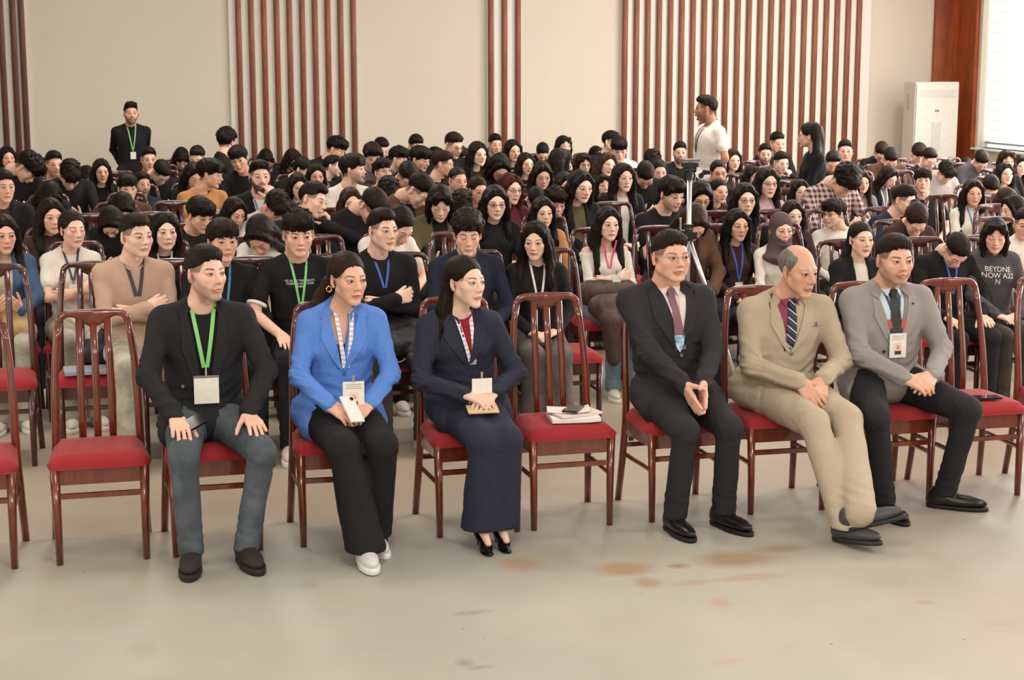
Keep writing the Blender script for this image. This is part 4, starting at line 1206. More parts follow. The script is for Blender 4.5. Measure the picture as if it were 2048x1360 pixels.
    for i, x in enumerate((-.064, 0, .064)):
        top = 1.000 if x else .975
        pth = [(x*1.03, .168, .425), (x*1.04, .178, .56), (x*1.03, .198, .70), (x*1.0, .226, .84), (x*.96, .254, top)]
        G['slat_%d' % i] = (*tube_geo(pth, [(.0168, .0060)]*5, 8, flat=(0, 1, 0)), M_CH, True)
    G['front_stretcher'] = (*box_geo((0, -.200, .300), (.172, .009, .011)), M_CH, False)
    G['rear_stretcher'] = (*box_geo((0, .190, .285), (.182, .009, .011)), M_CH, False)
    for s, nme in ((-1, 'l'), (1, 'r')):
        G['side_stretcher_' + nme] = (*tube_geo([(s*.184, -.19, .245), (s*.193, .185, .245)], (.009, .012), 6), M_CH, False)
    return G
CG = chair_meshes()
def make_chair(name, full=True, dark=False):
    root = ob(name, None); sw_ = lambda m: M_CH_SHADED if (dark and m is M_CH) else m
    names = {'leg_l': 'leg', 'leg_r': 'leg', 'post_l': 'back_post', 'post_r': 'back_post', 'slat_0': 'slat', 'slat_1': 'slat', 'slat_2': 'slat', 'side_stretcher_l': 'side_stretcher', 'side_stretcher_r': 'side_stretcher'}
    if full:
        for k, (V, F, m, s) in CG.items(): ob(names.get(k, k), mesh_data(k, V, F, sw_(m), s), root)
    else:
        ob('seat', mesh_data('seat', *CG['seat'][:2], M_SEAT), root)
        ob('backrest', mesh_data('backrest', *join_geo([CG[k][:2] for k in ('crest_rail', 'slat_0', 'slat_1', 'slat_2')]), M_CH_SHADED), root)
        ob('frame', mesh_data('frame', *join_geo([CG[k][:2] for k in ('leg_l', 'leg_r', 'post_l', 'post_r', 'seat_frame', 'front_stretcher', 'rear_stretcher', 'side_stretcher_l', 'side_stretcher_r')]), M_CH_SHADED), root)
    return root
CH_FULL = make_chair('banquet_chair'); CH_SHADED = make_chair('banquet_chair', True, True); CH_FAR = make_chair('banquet_chair', False)
_used = {'f': False, 'b': False, 'd': False}
def place_chair(x, y, rz=0.0, label='', group=None, far=False, dark=False):
    src, k = (CH_FAR, 'b') if far else (CH_SHADED, 'd') if dark else (CH_FULL, 'f')
    if not _used[k]: o = src; _used[k] = True
    else:
        o = src.copy(); COL.objects.link(o)
        for ch in list(src.children):
            c = ch.copy(); COL.objects.link(c); c.parent = o
    o.location = (x, y, 0); o.rotation_euler = (0, 0, rz)
    o['label'] = label; o['category'] = 'chair'
    if group: o['group'] = group
    return o
# ---------------------------------------------------------------- people
_C = {}
def cached(key, fn):
    if key not in _C: _C[key] = fn()
    return _C[key]
def freeze(o):
    if isinstance(o, dict): return tuple(sorted((k, freeze(v)) for k, v in o.items()))
    if isinstance(o, (list, tuple, np.ndarray)): return tuple(freeze(x) for x in o)
    return o
def worn(name, me, mat, parent, mw=None, **kw):
    o = ob(name, me, parent, **kw)
    if not me.materials: me.materials.append(mat)
    o.material_slots[0].link = 'OBJECT'; o.material_slots[0].material = mat
    if mw is not None: o.matrix_local = mw
    return o
BLACKHAIR = (.011, .0075, .006); BROWNHAIR = (.030, .015, .009); DARKBROWN = (.018, .010, .007)
def add_socks(J, key, root, kind):
    for i, q in enumerate('LR'):
        def mk():
            a = J['an'+q]; u = unit(J['kn'+q] - a); fd = J['feet'][i]
            return mesh_data('sock', *tube_geo([a + fd*.045 + v3(0, 0, -.062), a + fd*.012 + v3(0, 0, -.035), a, a + u*.06], [.024, .034, .036, .038], 12), None)
        worn('sock', cached(('sock', q) + key, mk), plain_mat('sock_black', lin(24, 24, 28), .9) if kind == 'derby' else plain_mat('sock_grey', lin(70, 68, 70), .9), root)
def add_shoes(J, root, kind, mat_u, mat_s, tilt=None):
    for i, q in enumerate('LR'):
        A, B = cached(('shoe', kind), lambda: tuple(mesh_data(n, *g) for n, g in zip(('shoe', 'sole'), shoe_parts(kind))))
        a = J['an'+q]; fd = J['feet'][i]; z = a[2] - .10
        rot = Euler((tilt[i] if tilt else 0, 0, math.atan2(fd[0], -fd[1])))
        M = Matrix.Translation((a[0], a[1], max(z, 0.0))) @ rot.to_matrix().to_4x4()
        if not J['male']: M = M @ Matrix.Scale(.90, 4)
        o = worn('shoe', A, mat_u, root, M); worn('sole', B, mat_s, o)
        if kind in ('sneaker', 'derby'):
            lg = cached(('laces', kind), lambda: mesh_data('laces', *join_geo([tube_geo([(-.020, -.045 - .019*k, .081 - .0085*k), (0, -.047 - .019*k, .087 - .0085*k), (.020, -.045 - .019*k, .081 - .0085*k)], .0028, 5) for k in range(4)])))
            worn('laces', lg, plain_mat('lace_light', lin(225, 222, 215)) if kind == 'sneaker' else plain_mat('lace_black', lin(25, 24, 24)), o)
    if kind != 'heel': add_socks(J, (id(J),), root, kind)

def lanyard(J, root, bvh, key, color, badge='card', zend=None, wide=.016, spread=.052, pat=None, z_off=0.0, xc=0.0):
    """ribbon round the neck with a hanging badge, lying on the garment"""
    ne = J['neck']; x0 = ne[0]; ztop = ne[2] + .022; zb = zend if zend is not None else J['chest'][2] - (.10 if J['pose'] not in ('crossed', 'chin') else .015)
    xe = J['chest'][0]*.6 + J['waist'][0]*.4 + xc
    def mk():
        parts = []
        for s in (-1, 1):
            pth = [((x0 + s*spread)*(1 - t) + (xe + s*wide*.42)*t, ztop*(1 - t) + zb*t) for t in np.linspace(0, 1, 15)]
            parts.append(strip_mesh(bvh, pth, wide))
        y = front_hit(bvh, xe, zb - .02, None, .006) or -.1
        # the loop behind the neck
        parts.append(tube_geo([(x0 - spread, ne[1] - .03, ztop), (x0 - spread*.95, ne[1] + .02, ztop + .02), (x0, ne[1] + .062, ztop + .02), (x0 + spread*.95, ne[1] + .02, ztop + .02), (x0 + spread, ne[1] - .03, ztop)], .0035, 5))
        return mesh_data('lanyard', *join_geo(parts), smooth=False), y
    me, y = cached(('lan',) + key + (zb, spread, wide, xc), mk)
    m = plain_mat('ribbon', color, .6) if pat is None else pat
    o = worn('lanyard', me, m, root)
    if badge:
        hw, hh = (.036, .050) if badge != 'small' else (.030, .040)
        yb = min(filter(None, (front_hit(bvh, xe + dx, zb - .03 - hh + dz, None, .006) for dx in (-hw, 0, hw) for dz in (-hh, hh))), default=y)
        c = v3(xe, min(y, yb), zb - .026 - hh)
        clip = geo('clip', box_geo((xe, min(y, yb), zb - .012), (.006, .003, .014)), plain_mat('steel', (.5, .5, .5), .3, 1.0), o)
        card = geo('badge', box_geo(tuple(c), (hw, .0018, hh)), plain_mat('card_white', lin(236, 230, 222), .35), o)
    return o

def glasses(root, M, color=(.05, .04, .04), rim=.0016):
    def mk():
        P = []
        for s in (-1, 1):
            P.append(tube_geo([(s*.032 + .021*math.cos(a), -.0985 + .004*abs(math.cos(a))*(1 if math.cos(a)*s > 0 else 0), .001 + .0165*math.sin(a)) for a in np.linspace(0, 6.2832, 17)], rim, 5, cap=False))
            P.append(tube_geo([(s*.053, -.094, .006), (s*.070, -.060, .006), (s*.079, .004, .004), (s*.080, .022, -.010)], rim, 5))
        P.append(tube_geo([(-.011, -.099, .003), (0, -.104, .006), (.011, -.099, .003)], rim, 5))
        return mesh_data('glasses', *join_geo(P))
    return worn('glasses', cached(('glasses', rim), mk), plain_mat('frame', color, .3, .4), root, M)

def camisole(im, J):
    V = np.empty(len(im.vertices)*3, np.float32); im.vertices.foreach_get('co', V); V = V.reshape(-1, 3); V = V.copy()
    z = J['chest'][2] + .005; up = V[:, 2] > z
    V[:, 2] = np.where(up, z + (V[:, 2] - z)*.02, V[:, 2]); c = J['chest']
    V[up, 0] = c[0] + (V[up, 0] - c[0])*.9
    return mesh_data('camisole', V, np.array([tuple(p.vertices) for p in im.polygons]), None)

def legs_of(J, key, root, kind, mat, h=.012, name='trousers'):
    me = cached(('legs', kind, h) + key, lambda: mesh_data(name, *legs_mesh(J, kind, h)))
    return worn(name, me, mat, root)

def build_person(male=True, pose='lap', hair='crop', top='sweater', topc=(.02,)*3, yaw=0, pitch=0, roll=0, lod='far', skin=None, hairc=BLACKHAIR, beard=0, lips=0, gaze=0, closed=False, brow=1.0,
                 inner=None, legs='trousers', legc=None, shoes=None, lan=None, glass=False, kw=None, warp=None, topk='plain', scalp=None, name='person', hair_scale=None, h_top=None, topname=None, innername=None, lan_kw=None):
    kw = kw or {}
    key = (male, pose, freeze(kw))
    J = cached(('J',) + key, lambda: skeleton(male, pose, **kw))
    hf, co, hh = {'far': (.0068, .022, .0085), 'mid': (.0050, .017, .0065), 'near': (.0042, .015, .0052), 'hero': (.0032, .012, .0040)}[lod]
    V, F = cached(('body', lod) + key, lambda: body_mesh(J, hf, co, hh, legs=lod != 'far'))
    V2, rest, M = turn_head(V, J['head'], yaw, pitch, roll, warp)
    root = ob(name, mesh_data('body', V2, F, skin_mat(tone=skin if skin is not None else 0, lips=lips, beard=beard, gaze=gaze, closed=closed, brow=brow, hairc=hairc, scalp=scalp or ('none' if hair in ('balding', 'hijab') else 'short')), attrs={'rest': rest}))
    if hair != 'none':
        hm = cached(('hair', hair), lambda: mesh_data('hair', *hair_mesh(hair)))
        Mh = M
        hs_ = hair_scale or (1.04 if hair in ('fringe', 'messy', 'curly', 'long_straight', 'long_wavy', 'very_long', 'long_parted') else 1.0)
        if warp and 'wide' in warp: Mh = M @ Matrix.Diagonal((max(1, warp['wide'])*hs_, hs_, hs_, 1))
        elif hs_ != 1: Mh = M @ Matrix.Diagonal((hs_, hs_, hs_, 1))
        nm = 'headscarf' if hair == 'hijab' else 'hair'
        worn(nm, hm, hair_mat(hairc) if hair != 'hijab' else cloth_mat(lin(92, 74, 76), 'plain'), root, Mh)
    ht = h_top or (.013 if lod in ('far', 'mid') else .010)
    tm = cached(('top', top, ht) + key, lambda: mesh_data('top', *top_mesh(J, top, ht)))
    tn = topname or {'tee': 't_shirt', 'sweater': 'sweater', 'shirt': 'shirt', 'blazer': 'blazer', 'jacket': 'jacket', 'hoodie': 'hoodie', 'coat': 'coat', 'bare_shoulder': 'off_shoulder_top', 'turtleneck': 'turtleneck'}[top]
    to = worn(tn, tm, cloth_mat(topc, topk), root)
    bvh = None; ik = 'inner' if innername in ('shirt', None) and inner is not None and lod == 'hero' else 'crew'
    def get_bvh():
        def mk():
            vs, ps = [], []
            for me in [tm] + ([_C[('top', ik, ht) + key]] if top in ('blazer', 'jacket', 'coat') else []):
                o = len(vs); vs += [v.co.copy() for v in me.vertices]; ps += [tuple(i + o for i in p.vertices) for p in me.polygons]
            return BVHTree.FromPolygons(vs, ps)
        return cached(('bvh', top, ht) + key, mk)
    if top in ('blazer', 'jacket', 'coat'):
        im = cached(('top', ik, ht) + key, lambda: mesh_data('inner', *top_mesh(J, ik, ht)))
        worn(innername or 'shirt', im if innername != 'camisole' else camisole(im, J),  cloth_mat(inner if inner is not None else lin(30, 30, 32)), root)
    if legs: legs_of(J, key, root, legs, legc or cloth_mat(lin(30, 31, 36), 'denim'), .016 if lod == 'far' else .013 if lod == 'mid' else .010)
    if shoes:
        su, ss = {'sneaker': (lin(215, 208, 195), lin(225, 222, 214)), 'derby': (lin(24, 22, 22), lin(16, 15, 15)), 'heel': (lin(12, 12, 13), lin(10, 10, 10)), 'boot': (lin(40, 30, 26), lin(20, 18, 17))}[shoes]
        add_shoes(J, root, shoes, plain_mat('leather_' + shoes, su, .4), plain_mat('rubber_' + shoes, ss, .6))
    if lan is not None: lanyard(J, root, get_bvh(), (top, ht) + key, lan, **(lan_kw or {}))
    if glass: glasses(root, M)
    return root, J, M, get_bvh

# ---------------------------------------------------------------- the front row
M_STEEL = plain_mat('steel', (.55, .55, .56), .25, 1.0)
M_PHONE = plain_mat('phone_black', lin(18, 18, 20), .12)
def blazer_front(root, J, bvh, mat, zbtn, button=None, open_=False, xoff=0.0, lw=.052):
    """lapels, collar and button lying on the blazer"""
    ne = J['neck']; zt = J['vz'] or J['chest'][2] - .10
    parts_l = []
    cx = lambda z: xoff + J['waist'][0] + (ne[0] - J['waist'][0])*np.clip((z - J['waist'][2])/(ne[2] - J['waist'][2]), 0, 1)
    for s in (-1, 1):
        top_ = ne[2] - .012; pth, tp = [], []
        for t in np.linspace(0, 1, 14):
            z = top_*(1 - t) + zt*t
            wV = J['vw']*(1 - t)**.9
            wd = .030 + (lw - .030)*min(1, t/.38) if t < .38 else lw*(1 - (t - .38)/.62)**.75 + .004
            pth.append((cx(z) + s*(wV + wd*.5 + .001), z)); tp.append(wd)
        geo('lapel', strip_mesh(bvh, pth, 0, off=.007, thick=.005, taper=tp), mat, root)
        pth = [(cx(top_) + s*(.048 + .050*t), ne[2] + .020 - .060*t) for t in np.linspace(0, 1, 7)]
        geo('collar', strip_mesh(bvh, pth, 0, off=.009, thick=.005, taper=[.034, .038, .040, .040, .038, .034, .028]), mat, root)
    if button is not None:
        y = front_hit(bvh, cx(zbtn) + .008, zbtn, -.1, .004)
        b = tube_geo([(cx(zbtn) + .008, y, zbtn), (cx(zbtn) + .008, y - .004, zbtn)], .0085, 14); geo('button', b, button, root)

def collar_points(root, J, mat, w=.026):
    """the two shirt-collar leaves"""
    ne = J['neck']
    for s in (-1, 1):
        A = [(ne[0] + s*.050, ne[1] + .004, ne[2] + .030), (ne[0] + s*.006, ne[1] - .062, ne[2] + .002), (ne[0] + s*.034, ne[1] - .074, ne[2] - .040), (ne[0] + s*.054, ne[1] - .034, ne[2] - .002)]
        V = A + [(x + s*.002, y - .006, z + .001) for x, y, z in A]
        F = [(0, 1, 2, 3), (4, 7, 6, 5), (0, 4, 5, 1), (1, 5, 6, 2), (2, 6, 7, 3), (3, 7, 4, 0)]
        geo('collar_leaf', (V, F), mat, root)

def tie(root, J, bvh, mat, z1, w=(.030, .040, .070)):
    ne = J['neck']; zk = ne[2] - .028; pth, tp = [], []
    for t in np.linspace(0, 1, 16):
        z = zk*(1 - t) + z1*t; pth.append((ne[0]*(1 - t) + J['waist'][0]*t, z)); tp.append(w[1]*(1 - t) + w[2]*t)
    t_ = geo('tie', strip_mesh(bvh, pth, 0, off=.006, thick=.005, taper=tp), mat, root)
    y = front_hit(bvh, ne[0], zk - .01, -.05, .008) or -.05
    y = min(y, ne[1] - .062)
    x = ne[0]
    V = [(x - .019, y - .008, zk + .022), (x + .019, y - .008, zk + .022), (x + .012, y - .006, zk - .020), (x - .012, y - .006, zk - .020),
         (x - .019, y + .012, zk + .022), (x + .019, y + .012, zk + .022), (x + .012, y + .012, zk - .020), (x - .012, y + .012, zk - .020)]
    geo('knot', (V, [(0, 3, 2, 1), (4, 5, 6, 7), (0, 1, 5, 4), (1, 2, 6, 5), (2, 3, 7, 6), (3, 0, 4, 7)]), mat, t_, bevel=.003)
    return t_

def photo_badge(root_lan, c, hw, hh, tint):
    """the printed card: portrait block with head and shoulders"""
    x, y, z = c
    geo('portrait', box_geo((x, y - .0026, z - hh*.25), (hw*.42, .0006, hh*.48)), plain_mat('photo_ground', lin(235, 205, 190), .4), root_lan)
    geo('portrait_head', tube_geo([(x, y - .0034, z - hh*.14), (x, y - .0040, z - hh*.14)], [(hw*.18, hh*.19)]*2, 12, flat=(0, 0, 1)), plain_mat('photo_skin', lin(205, 150, 130), .4), root_lan)
    geo('portrait_shoulders', box_geo((x, y - .0036, z - hh*.58), (hw*.38, .0006, hh*.14)), plain_mat('photo_suit', tint, .4), root_lan)
    geo('print_line', join_geo([box_geo((x, y - .0026, z + hh*(.80 - .14*k)), (hw*(.75 - .1*(k % 2)), .0005, hh*.022)) for k in range(3)]), plain_mat('print_grey', lin(170, 165, 160), .5), root_lan)

HX = dict(a=.48, b=1.07, c=1.68, d=2.70, e=3.21, f=3.79); HY = 7.30
def hero(x, **k):
    root, J, M, gb = build_person(lod='hero', h_top=.0075, **k)
    root.location = (x, HY, 0); return root, J, M, gb()
def cuffs(root, J, c, r=.033):
    for q in 'LR':
        u = unit(J['wr'+q] - J['el'+q]); a = J['wr'+q]
        geo('shirt_cuff', tube_geo([a - u*.020, a + u*.012], [r*.97, r], 16), cloth_mat(c), root, smooth=True)
def tagp(o, label, **k):
    o['label'] = label; o['category'] = 'person'
    for a, b in k.items(): o[a] = b
R_ = math.radians
D_ = lambda *a: unit(a)

# 1 young man, black blazer, green lanyard
root, J, M, bvh = hero(HX['a'], male=True, pose='thighs', hair='crop', top='blazer', topc=lin(36, 36, 38), topk='suit', inner=lin(26, 25, 27), yaw=R_(28), pitch=R_(-3), skin=0, beard=1, gaze=1, brow=1, innername='t_shirt',
    legs='trousers', legc=cloth_mat(lin(84, 92, 98), 'denim'), warp=dict(wide=.97, jaw=.95, nose=1.25, chin=.005),
    kw=dict(headpos=(0, -.02, 1.222), bulk=1.04, vw=.070, vz=.66, wrists=(v3(-.145, -.265, .640), v3(.165, -.255, .635)), poles=(v3(-1, .3, -.2), v3(1, .3, -.2)),
            hands=(dict(d=D_(.12, -1, -.30), n=(0, -.3, -1), thumb=(1, 0, 0), curl=.28, spread=.10), dict(d=D_(.22, -1, -.32), n=(0, -.3, -1), thumb=(-1, 0, 0), curl=.14, spread=.16)),
            legs=((v3(-.09, .01, .56), v3(-.125, -.44, .505), v3(-.105, -.37, .10)), (v3(.09, .01, .56), v3(.200, -.43, .505), v3(.130, -.36, .10))), feet=(D_(-.12, -1, 0), D_(.18, -1, 0))))
tagp(root, 'young man in open black blazer, black T-shirt and grey jeans, green lanyard, hands on thighs')
blm = cloth_mat(lin(36, 36, 38), 'suit')
blazer_front(root, J, bvh, blm, .72, None)
add_shoes(J, root, 'sneaker', plain_mat('suede_dark', lin(48, 38, 34), .8), plain_mat('sole_dark', lin(30, 24, 22), .6))
l = lanyard(J, root, bvh, ('h1',), lin(132, 206, 122), badge=None, zend=.815, wide=.017, spread=.054)
yb = front_min(bvh, (-.06, -.04, -.02, 0, .02, .04, .06), (.66, .69, .72, .75, .78), .009)
geo('clip', box_geo((0, yb, .798), (.004, .003, .022)), M_STEEL, l); c = geo('badge', box_geo((0, yb, .718), (.054, .002, .060)), plain_mat('card_white', lin(236, 230, 222), .35), l, label='blank white card in a clear holder')
geo('badge_bar', box_geo((0, yb - .001, .778), (.056, .003, .005)), plain_mat('grey_plastic', lin(120, 122, 124), .4), c)
for zz, xx in ((.735, -.10), (.635, -.155)): geo('button', tube_geo([(xx, front_hit(bvh, xx, zz, -.1, .003), zz), (xx, front_hit(bvh, xx, zz, -.1, .007), zz)], .007, 12), plain_mat('button_grey', lin(120, 118, 116), .2), root)
wr = J['wrR']; geo('watch', tube_geo([wr + v3(0, .018, .002), wr + v3(0, -.004, -.002)], .034, 14), plain_mat('watch_black', lin(20, 20, 22), .3), root)
ph = geo('mobile_phone', box_geo((0, 0, 0), (.036, .072, .005)), M_PHONE, bevel=.003, label='black mobile phone under the right hand of the man in the black blazer', category='phone')
ph.location = (HX['a'] - .092, HY - .325, .618); ph.rotation_euler = (.32, .35, -.9)

# 2 woman in blue blazer
root, J, M, bvh = hero(HX['b'], male=False, pose='lap', hair='tied', top='blazer', topc=lin(92, 136, 214), topk='suit', inner=lin(52, 60, 92), yaw=R_(19), pitch=R_(2), skin=1, lips=1, gaze=1, brow=.9, innername='camisole', hairc=BROWNHAIR,
    legs='wide', legc=cloth_mat(lin(30, 30, 32), 'suit'), warp=dict(wide=.98, jaw=.95, nose=1.0, lip=1.2),
    kw=dict(headpos=(.035, -.03, 1.185), bulk=1.06, vw=.066, vz=.775, wrists=(v3(-.072, -.262, .655), v3(.105, -.258, .655)),
            hands=(dict(d=D_(.62, -.66, -.32), n=(.35, .2, -.9), thumb=(.2, -.3, .9), curl=.34), dict(d=D_(-.66, -.62, -.34), n=(-.3, .2, -.9), thumb=(-.3, -.3, .9), curl=.42)),
            legs=((v3(-.085, .01, .555), v3(-.040, -.44, .500), v3(.035, -.50, .105)), (v3(.085, .01, .555), v3(.125, -.43, .505), v3(.100, -.28, .10))), feet=(D_(.03, -1, 0), D_(.2, -1, 0))))
tagp(root, 'woman in bright blue blazer and wide black trousers, white lanyard, hair tied back')
blm = cloth_mat(lin(92, 136, 214), 'suit')
blazer_front(root, J, bvh, blm, .76, plain_mat('button_blue', lin(60, 90, 160), .3), lw=.058)
def shoe_override(root, J, i, kind, mu, ms): pass
add_shoes(J, root, 'sneaker', plain_mat('mesh_white', lin(214, 214, 212), .45), plain_mat('sole_white', lin(232, 230, 226), .5))
mp, ntp, bp = new_mat('printed_ribbon'); v = coords(ntp, 'Object'); sp = ntp.nodes.new('ShaderNodeSeparateXYZ'); ntp.links.new(v, sp.inputs[0])
zz = Nd(ntp, sp.outputs[2]); dash = (zz*48)._m('FRACT').step(.30, .36)*(zz*48)._m('FRACT').step(.80, .74); nn = Nd(ntp, noise(ntp, 330, 1, v)).step(.42, .5)
ntp.links.new(mixc(ntp, dash*nn*.85, lin(236, 230, 232), lin(168, 140, 175)), bp.inputs['Base Color']); bp.inputs['Roughness'].default_value = .55
l = lanyard(J, root, bvh, ('h2',), None, badge=None, zend=.785, wide=.018, spread=.040, pat=mp, xc=.012)
xe = J['chest'][0]*.6 + J['waist'][0]*.4 + .012
yb = front_min(bvh, (xe-.045, xe-.02, xe, xe+.02, xe+.045), (.65, .70, .76), .006)
geo('clip', box_geo((xe, yb, .775), (.005, .003, .016)), M_STEEL, l)
geo('badge', box_geo((xe, yb, .700), (.047, .002, .062)), plain_mat('card_white', lin(236, 230, 222), .35), l, label='white card with a small portrait photo'); photo_badge(l, (xe, yb, .700), .047, .062, lin(90, 40, 60))
geo('earring', tube_geo([(J['head'][0] - .070 + .011*math.cos(a), J['head'][1] - .012, J['head'][2] - .046 + .013*math.sin(a)) for a in np.linspace(0, 6.28, 13)], .003, 6, cap=False), plain_mat('gold', (.75, .5, .18), .25, 1.0), root)
geo('bracelet', tube_geo([J['wrR'] + v3(.010, .012, .0), J['wrR'] + v3(.004, .002, -.004)], .030, 14), plain_mat('teal_cord', lin(90, 140, 170), .5), root)
# locks falling behind and over the shoulders
hm = hair_mat(BROWNHAIR)
for s, pth in ((-1, [(-.020, .075, 1.15), (-.050, .078, 1.09), (-.085, .070, 1.045), (-.105, .055, 1.01)]), (1, [(.060, .075, 1.13), (.095, .070, 1.085), (.120, .055, 1.05), (.145, .040, 1.03)])):
    f = Field(*[np.arange(a, b, .005).astype(np.float32) for a, b in ((-.24, .27), (-.1, .2), (.9, 1.25))])
    for a_, b_, r1, r2 in zip(pth, pth[1:], (.034, .032, .026), (.032, .026, .012)): f.cone(np.array(a_), np.array(b_), r1, r2, .02)
    f.D = (f.D + .003*hnoise(f.xs[:, None, None], f.ys[None, :, None], f.zs[None, None, :]*.3, 120, 2)).astype(np.float32)
    V, F = f.mesh(); geo('hair_lock', (V, F), hm, root, smooth=True)
ph = geo('mobile_phone', box_geo((0, 0, 0), (.035, .070, .0055)), plain_mat('phone_white', lin(232, 226, 222), .25), bevel=.003, label='white mobile phone held by the woman in the blue blazer', category='phone')
ph.location = (HX['b'] + .012, HY - .345, .652); ph.rotation_euler = (.75, .10, .45)
geo('camera_lens', tube_geo([(.018, .052, .005), (.018, .052, .009)], .009, 12), M_PHONE, ph)

# 3 woman in navy trouser suit
root, J, M, bvh = hero(HX['c'], male=False, pose='lap', hair='long_back', top='blazer', topc=lin(44, 46, 60), topk='suit', inner=lin(138, 34, 42), yaw=R_(28), pitch=R_(-2), skin=3, lips=1, gaze=1, brow=.9, innername='sweater',
    legs='wide', legc=cloth_mat(lin(44, 46, 62), 'suit'), warp=dict(wide=.94, jaw=.92, nose=1.15, chin=.003, lip=1.2),
    kw=dict(headpos=(-.040, -.045, 1.150), bulk=1.0, vw=.060, vz=.775, wrists=(v3(-.075, -.235, .672), v3(.062, -.230, .672)),
            hands=(dict(d=D_(.72, -.55, -.20), n=(.2, .2, -.95), thumb=(.2, -.3, .9), curl=.26), dict(d=D_(-.62, -.62, -.30), n=(-.2, .2, -.95), thumb=(-.3, -.3, .9), curl=.30)),
            legs=((v3(-.08, .01, .545), v3(-.030, -.44, .495), v3(-.036, -.40, .13)), (v3(.07, .01, .545), v3(.068, -.43, .500), v3(.052, -.38, .13))), feet=(D_(.05, -1, 0), D_(.05, -1, 0))))
tagp(root, 'pale woman in dark navy trouser suit over a red sweater, long dark hair, black heels')
blm = cloth_mat(lin(44, 46, 60), 'suit'); blazer_front(root, J, bvh, blm, .76, plain_mat('button_navy', lin(30, 32, 44), .3), lw=.058)
for i, q in enumerate('LR'): J['an'+q] = J['an'+q] + v3(0, 0, -.03)
add_shoes(J, root, 'heel', plain_mat('patent_black', lin(10, 10, 12), .2), plain_mat('heel_black', lin(8, 8, 8), .3))
l = lanyard(J, root, bvh, ('h3',), None, badge=None, zend=.775, wide=.018, spread=.040, pat=mp, xc=.022)
xe = J['chest'][0]*.6 + J['waist'][0]*.4 + .022
yb = min(front_hit(bvh, xe + dx, zz, -.1, .006) for dx in (-.04, .04) for zz in (.67, .74))
geo('clip', box_geo((xe, yb, .760), (.005, .003, .014)), M_STEEL, l)
geo('badge', box_geo((xe, yb - .004, .710), (.046, .002, .034)), plain_mat('card_white', lin(236, 230, 222), .35), l, bevel=.001)
geo('wristwatch', tube_geo([J['wrR'] + v3(.012, .016, .004), J['wrR'] + v3(.004, .002, -.002)], .028, 14), plain_mat('gold', (.75, .5, .18), .25, 1.0), root)
ph = geo('mobile_phone', box_geo((0, 0, 0), (.070, .036, .0045)), plain_mat('phone_gold', lin(215, 190, 150), .25), bevel=.003, label='pale gold mobile phone under the hands of the woman in navy', category='phone')
ph.location = (HX['c'] - .005, HY - .300, .612); ph.rotation_euler = (.30, .0, -.05)

# 4 man in dark suit with glasses
root, J, M, bvh = hero(HX['d'], male=True, pose='lap', hair='crop', top='blazer', topc=lin(48, 46, 48), topk='suit', inner=lin(226, 214, 208), innername='shirt', yaw=R_(7), pitch=R_(-2), skin=1, gaze=1, brow=.9, hairc=DARKBROWN,
    legs='trousers', legc=cloth_mat(lin(44, 43, 46), 'suit'), warp=dict(wide=1.06, jaw=1.10, nose=1.1, cheek=1.3),
    kw=dict(headpos=(-.050, -.02, 1.232), bulk=1.14, vw=.082, vz=.795, wrists=(v3(-.066, -.285, .668), v3(.020, -.290, .672)),
            hands=(dict(d=D_(.22, -.68, -.66), n=(.95, .1, .2), thumb=(.0, -.6, .7), curl=.03, spread=.05), dict(d=D_(-.22, -.68, -.66), n=(-.95, .1, .2), thumb=(0, -.6, .7), curl=.03, spread=.05)),
            legs=((v3(-.10, .01, .56), v3(-.115, -.44, .490), v3(-.130, -.36, .10)), (v3(.10, .01, .56), v3(.095, -.44, .495), v3(.118, -.34, .10))), feet=(D_(.06, -1, 0), D_(.30, -1, 0))))
tagp(root, 'man with thin glasses in dark suit, white shirt and mauve tie, fingertips pressed together')
blm = cloth_mat(lin(48, 46, 48), 'suit'); blazer_front(root, J, bvh, blm, .775, plain_mat('button_grey', lin(120, 118, 116), .2))
cuffs(root, J, lin(226, 214, 208)); shirtm = cloth_mat(lin(226, 214, 208)); collar_points(root, J, shirtm)
tie(root, J, bvh, cloth_mat(lin(132, 100, 108), rough=.5), .80, (.03, .034, .055))
glasses(root, M, (.35, .34, .34), .0011)
add_shoes(J, root, 'derby', plain_mat('leather_black', lin(24, 21, 20), .28), plain_mat('sole_black', lin(14, 13, 13), .6))
l = lanyard(J, root, bvh, ('h4',), lin(225, 200, 200), badge=None, zend=.875, wide=.008, spread=.050)
x0 = J['chest'][0]*.6 + J['waist'][0]*.4; yb = front_hit(bvh, x0, .85, -.1, .012)
mbad, ntb_, bb_ = new_mat('event_card'); vv = coords(ntb_, 'Object'); a_ = Nd(ntb_, noise(ntb_, 28, 3, vv)); c1 = mixc(ntb_, a_.step(.40, .62), lin(130, 190, 225), lin(236, 236, 240)); c1 = mixc(ntb_, Nd(ntb_, noise(ntb_, 60, 2, vv)).step(.55, .6)*.8, c1, lin(90, 90, 150)); ntb_.links.new(c1, bb_.inputs['Base Color']); bb_.inputs['Roughness'].default_value = .35
VB = [(x0 - .026, yb, .872), (x0 + .026, yb, .872), (x0 + .020, yb, .815), (x0 + .004, yb, .790), (x0 - .014, yb, .815)]
geo('badge', (VB + [(a, b + .002, c) for a, b, c in VB], [(4, 3, 2, 1, 0), (5, 6, 7, 8, 9)] + [(i, (i+1) % 5, 5 + (i+1) % 5, 5 + i) for i in range(5)]), mbad, l, label='blue and white printed card half hidden in the jacket')

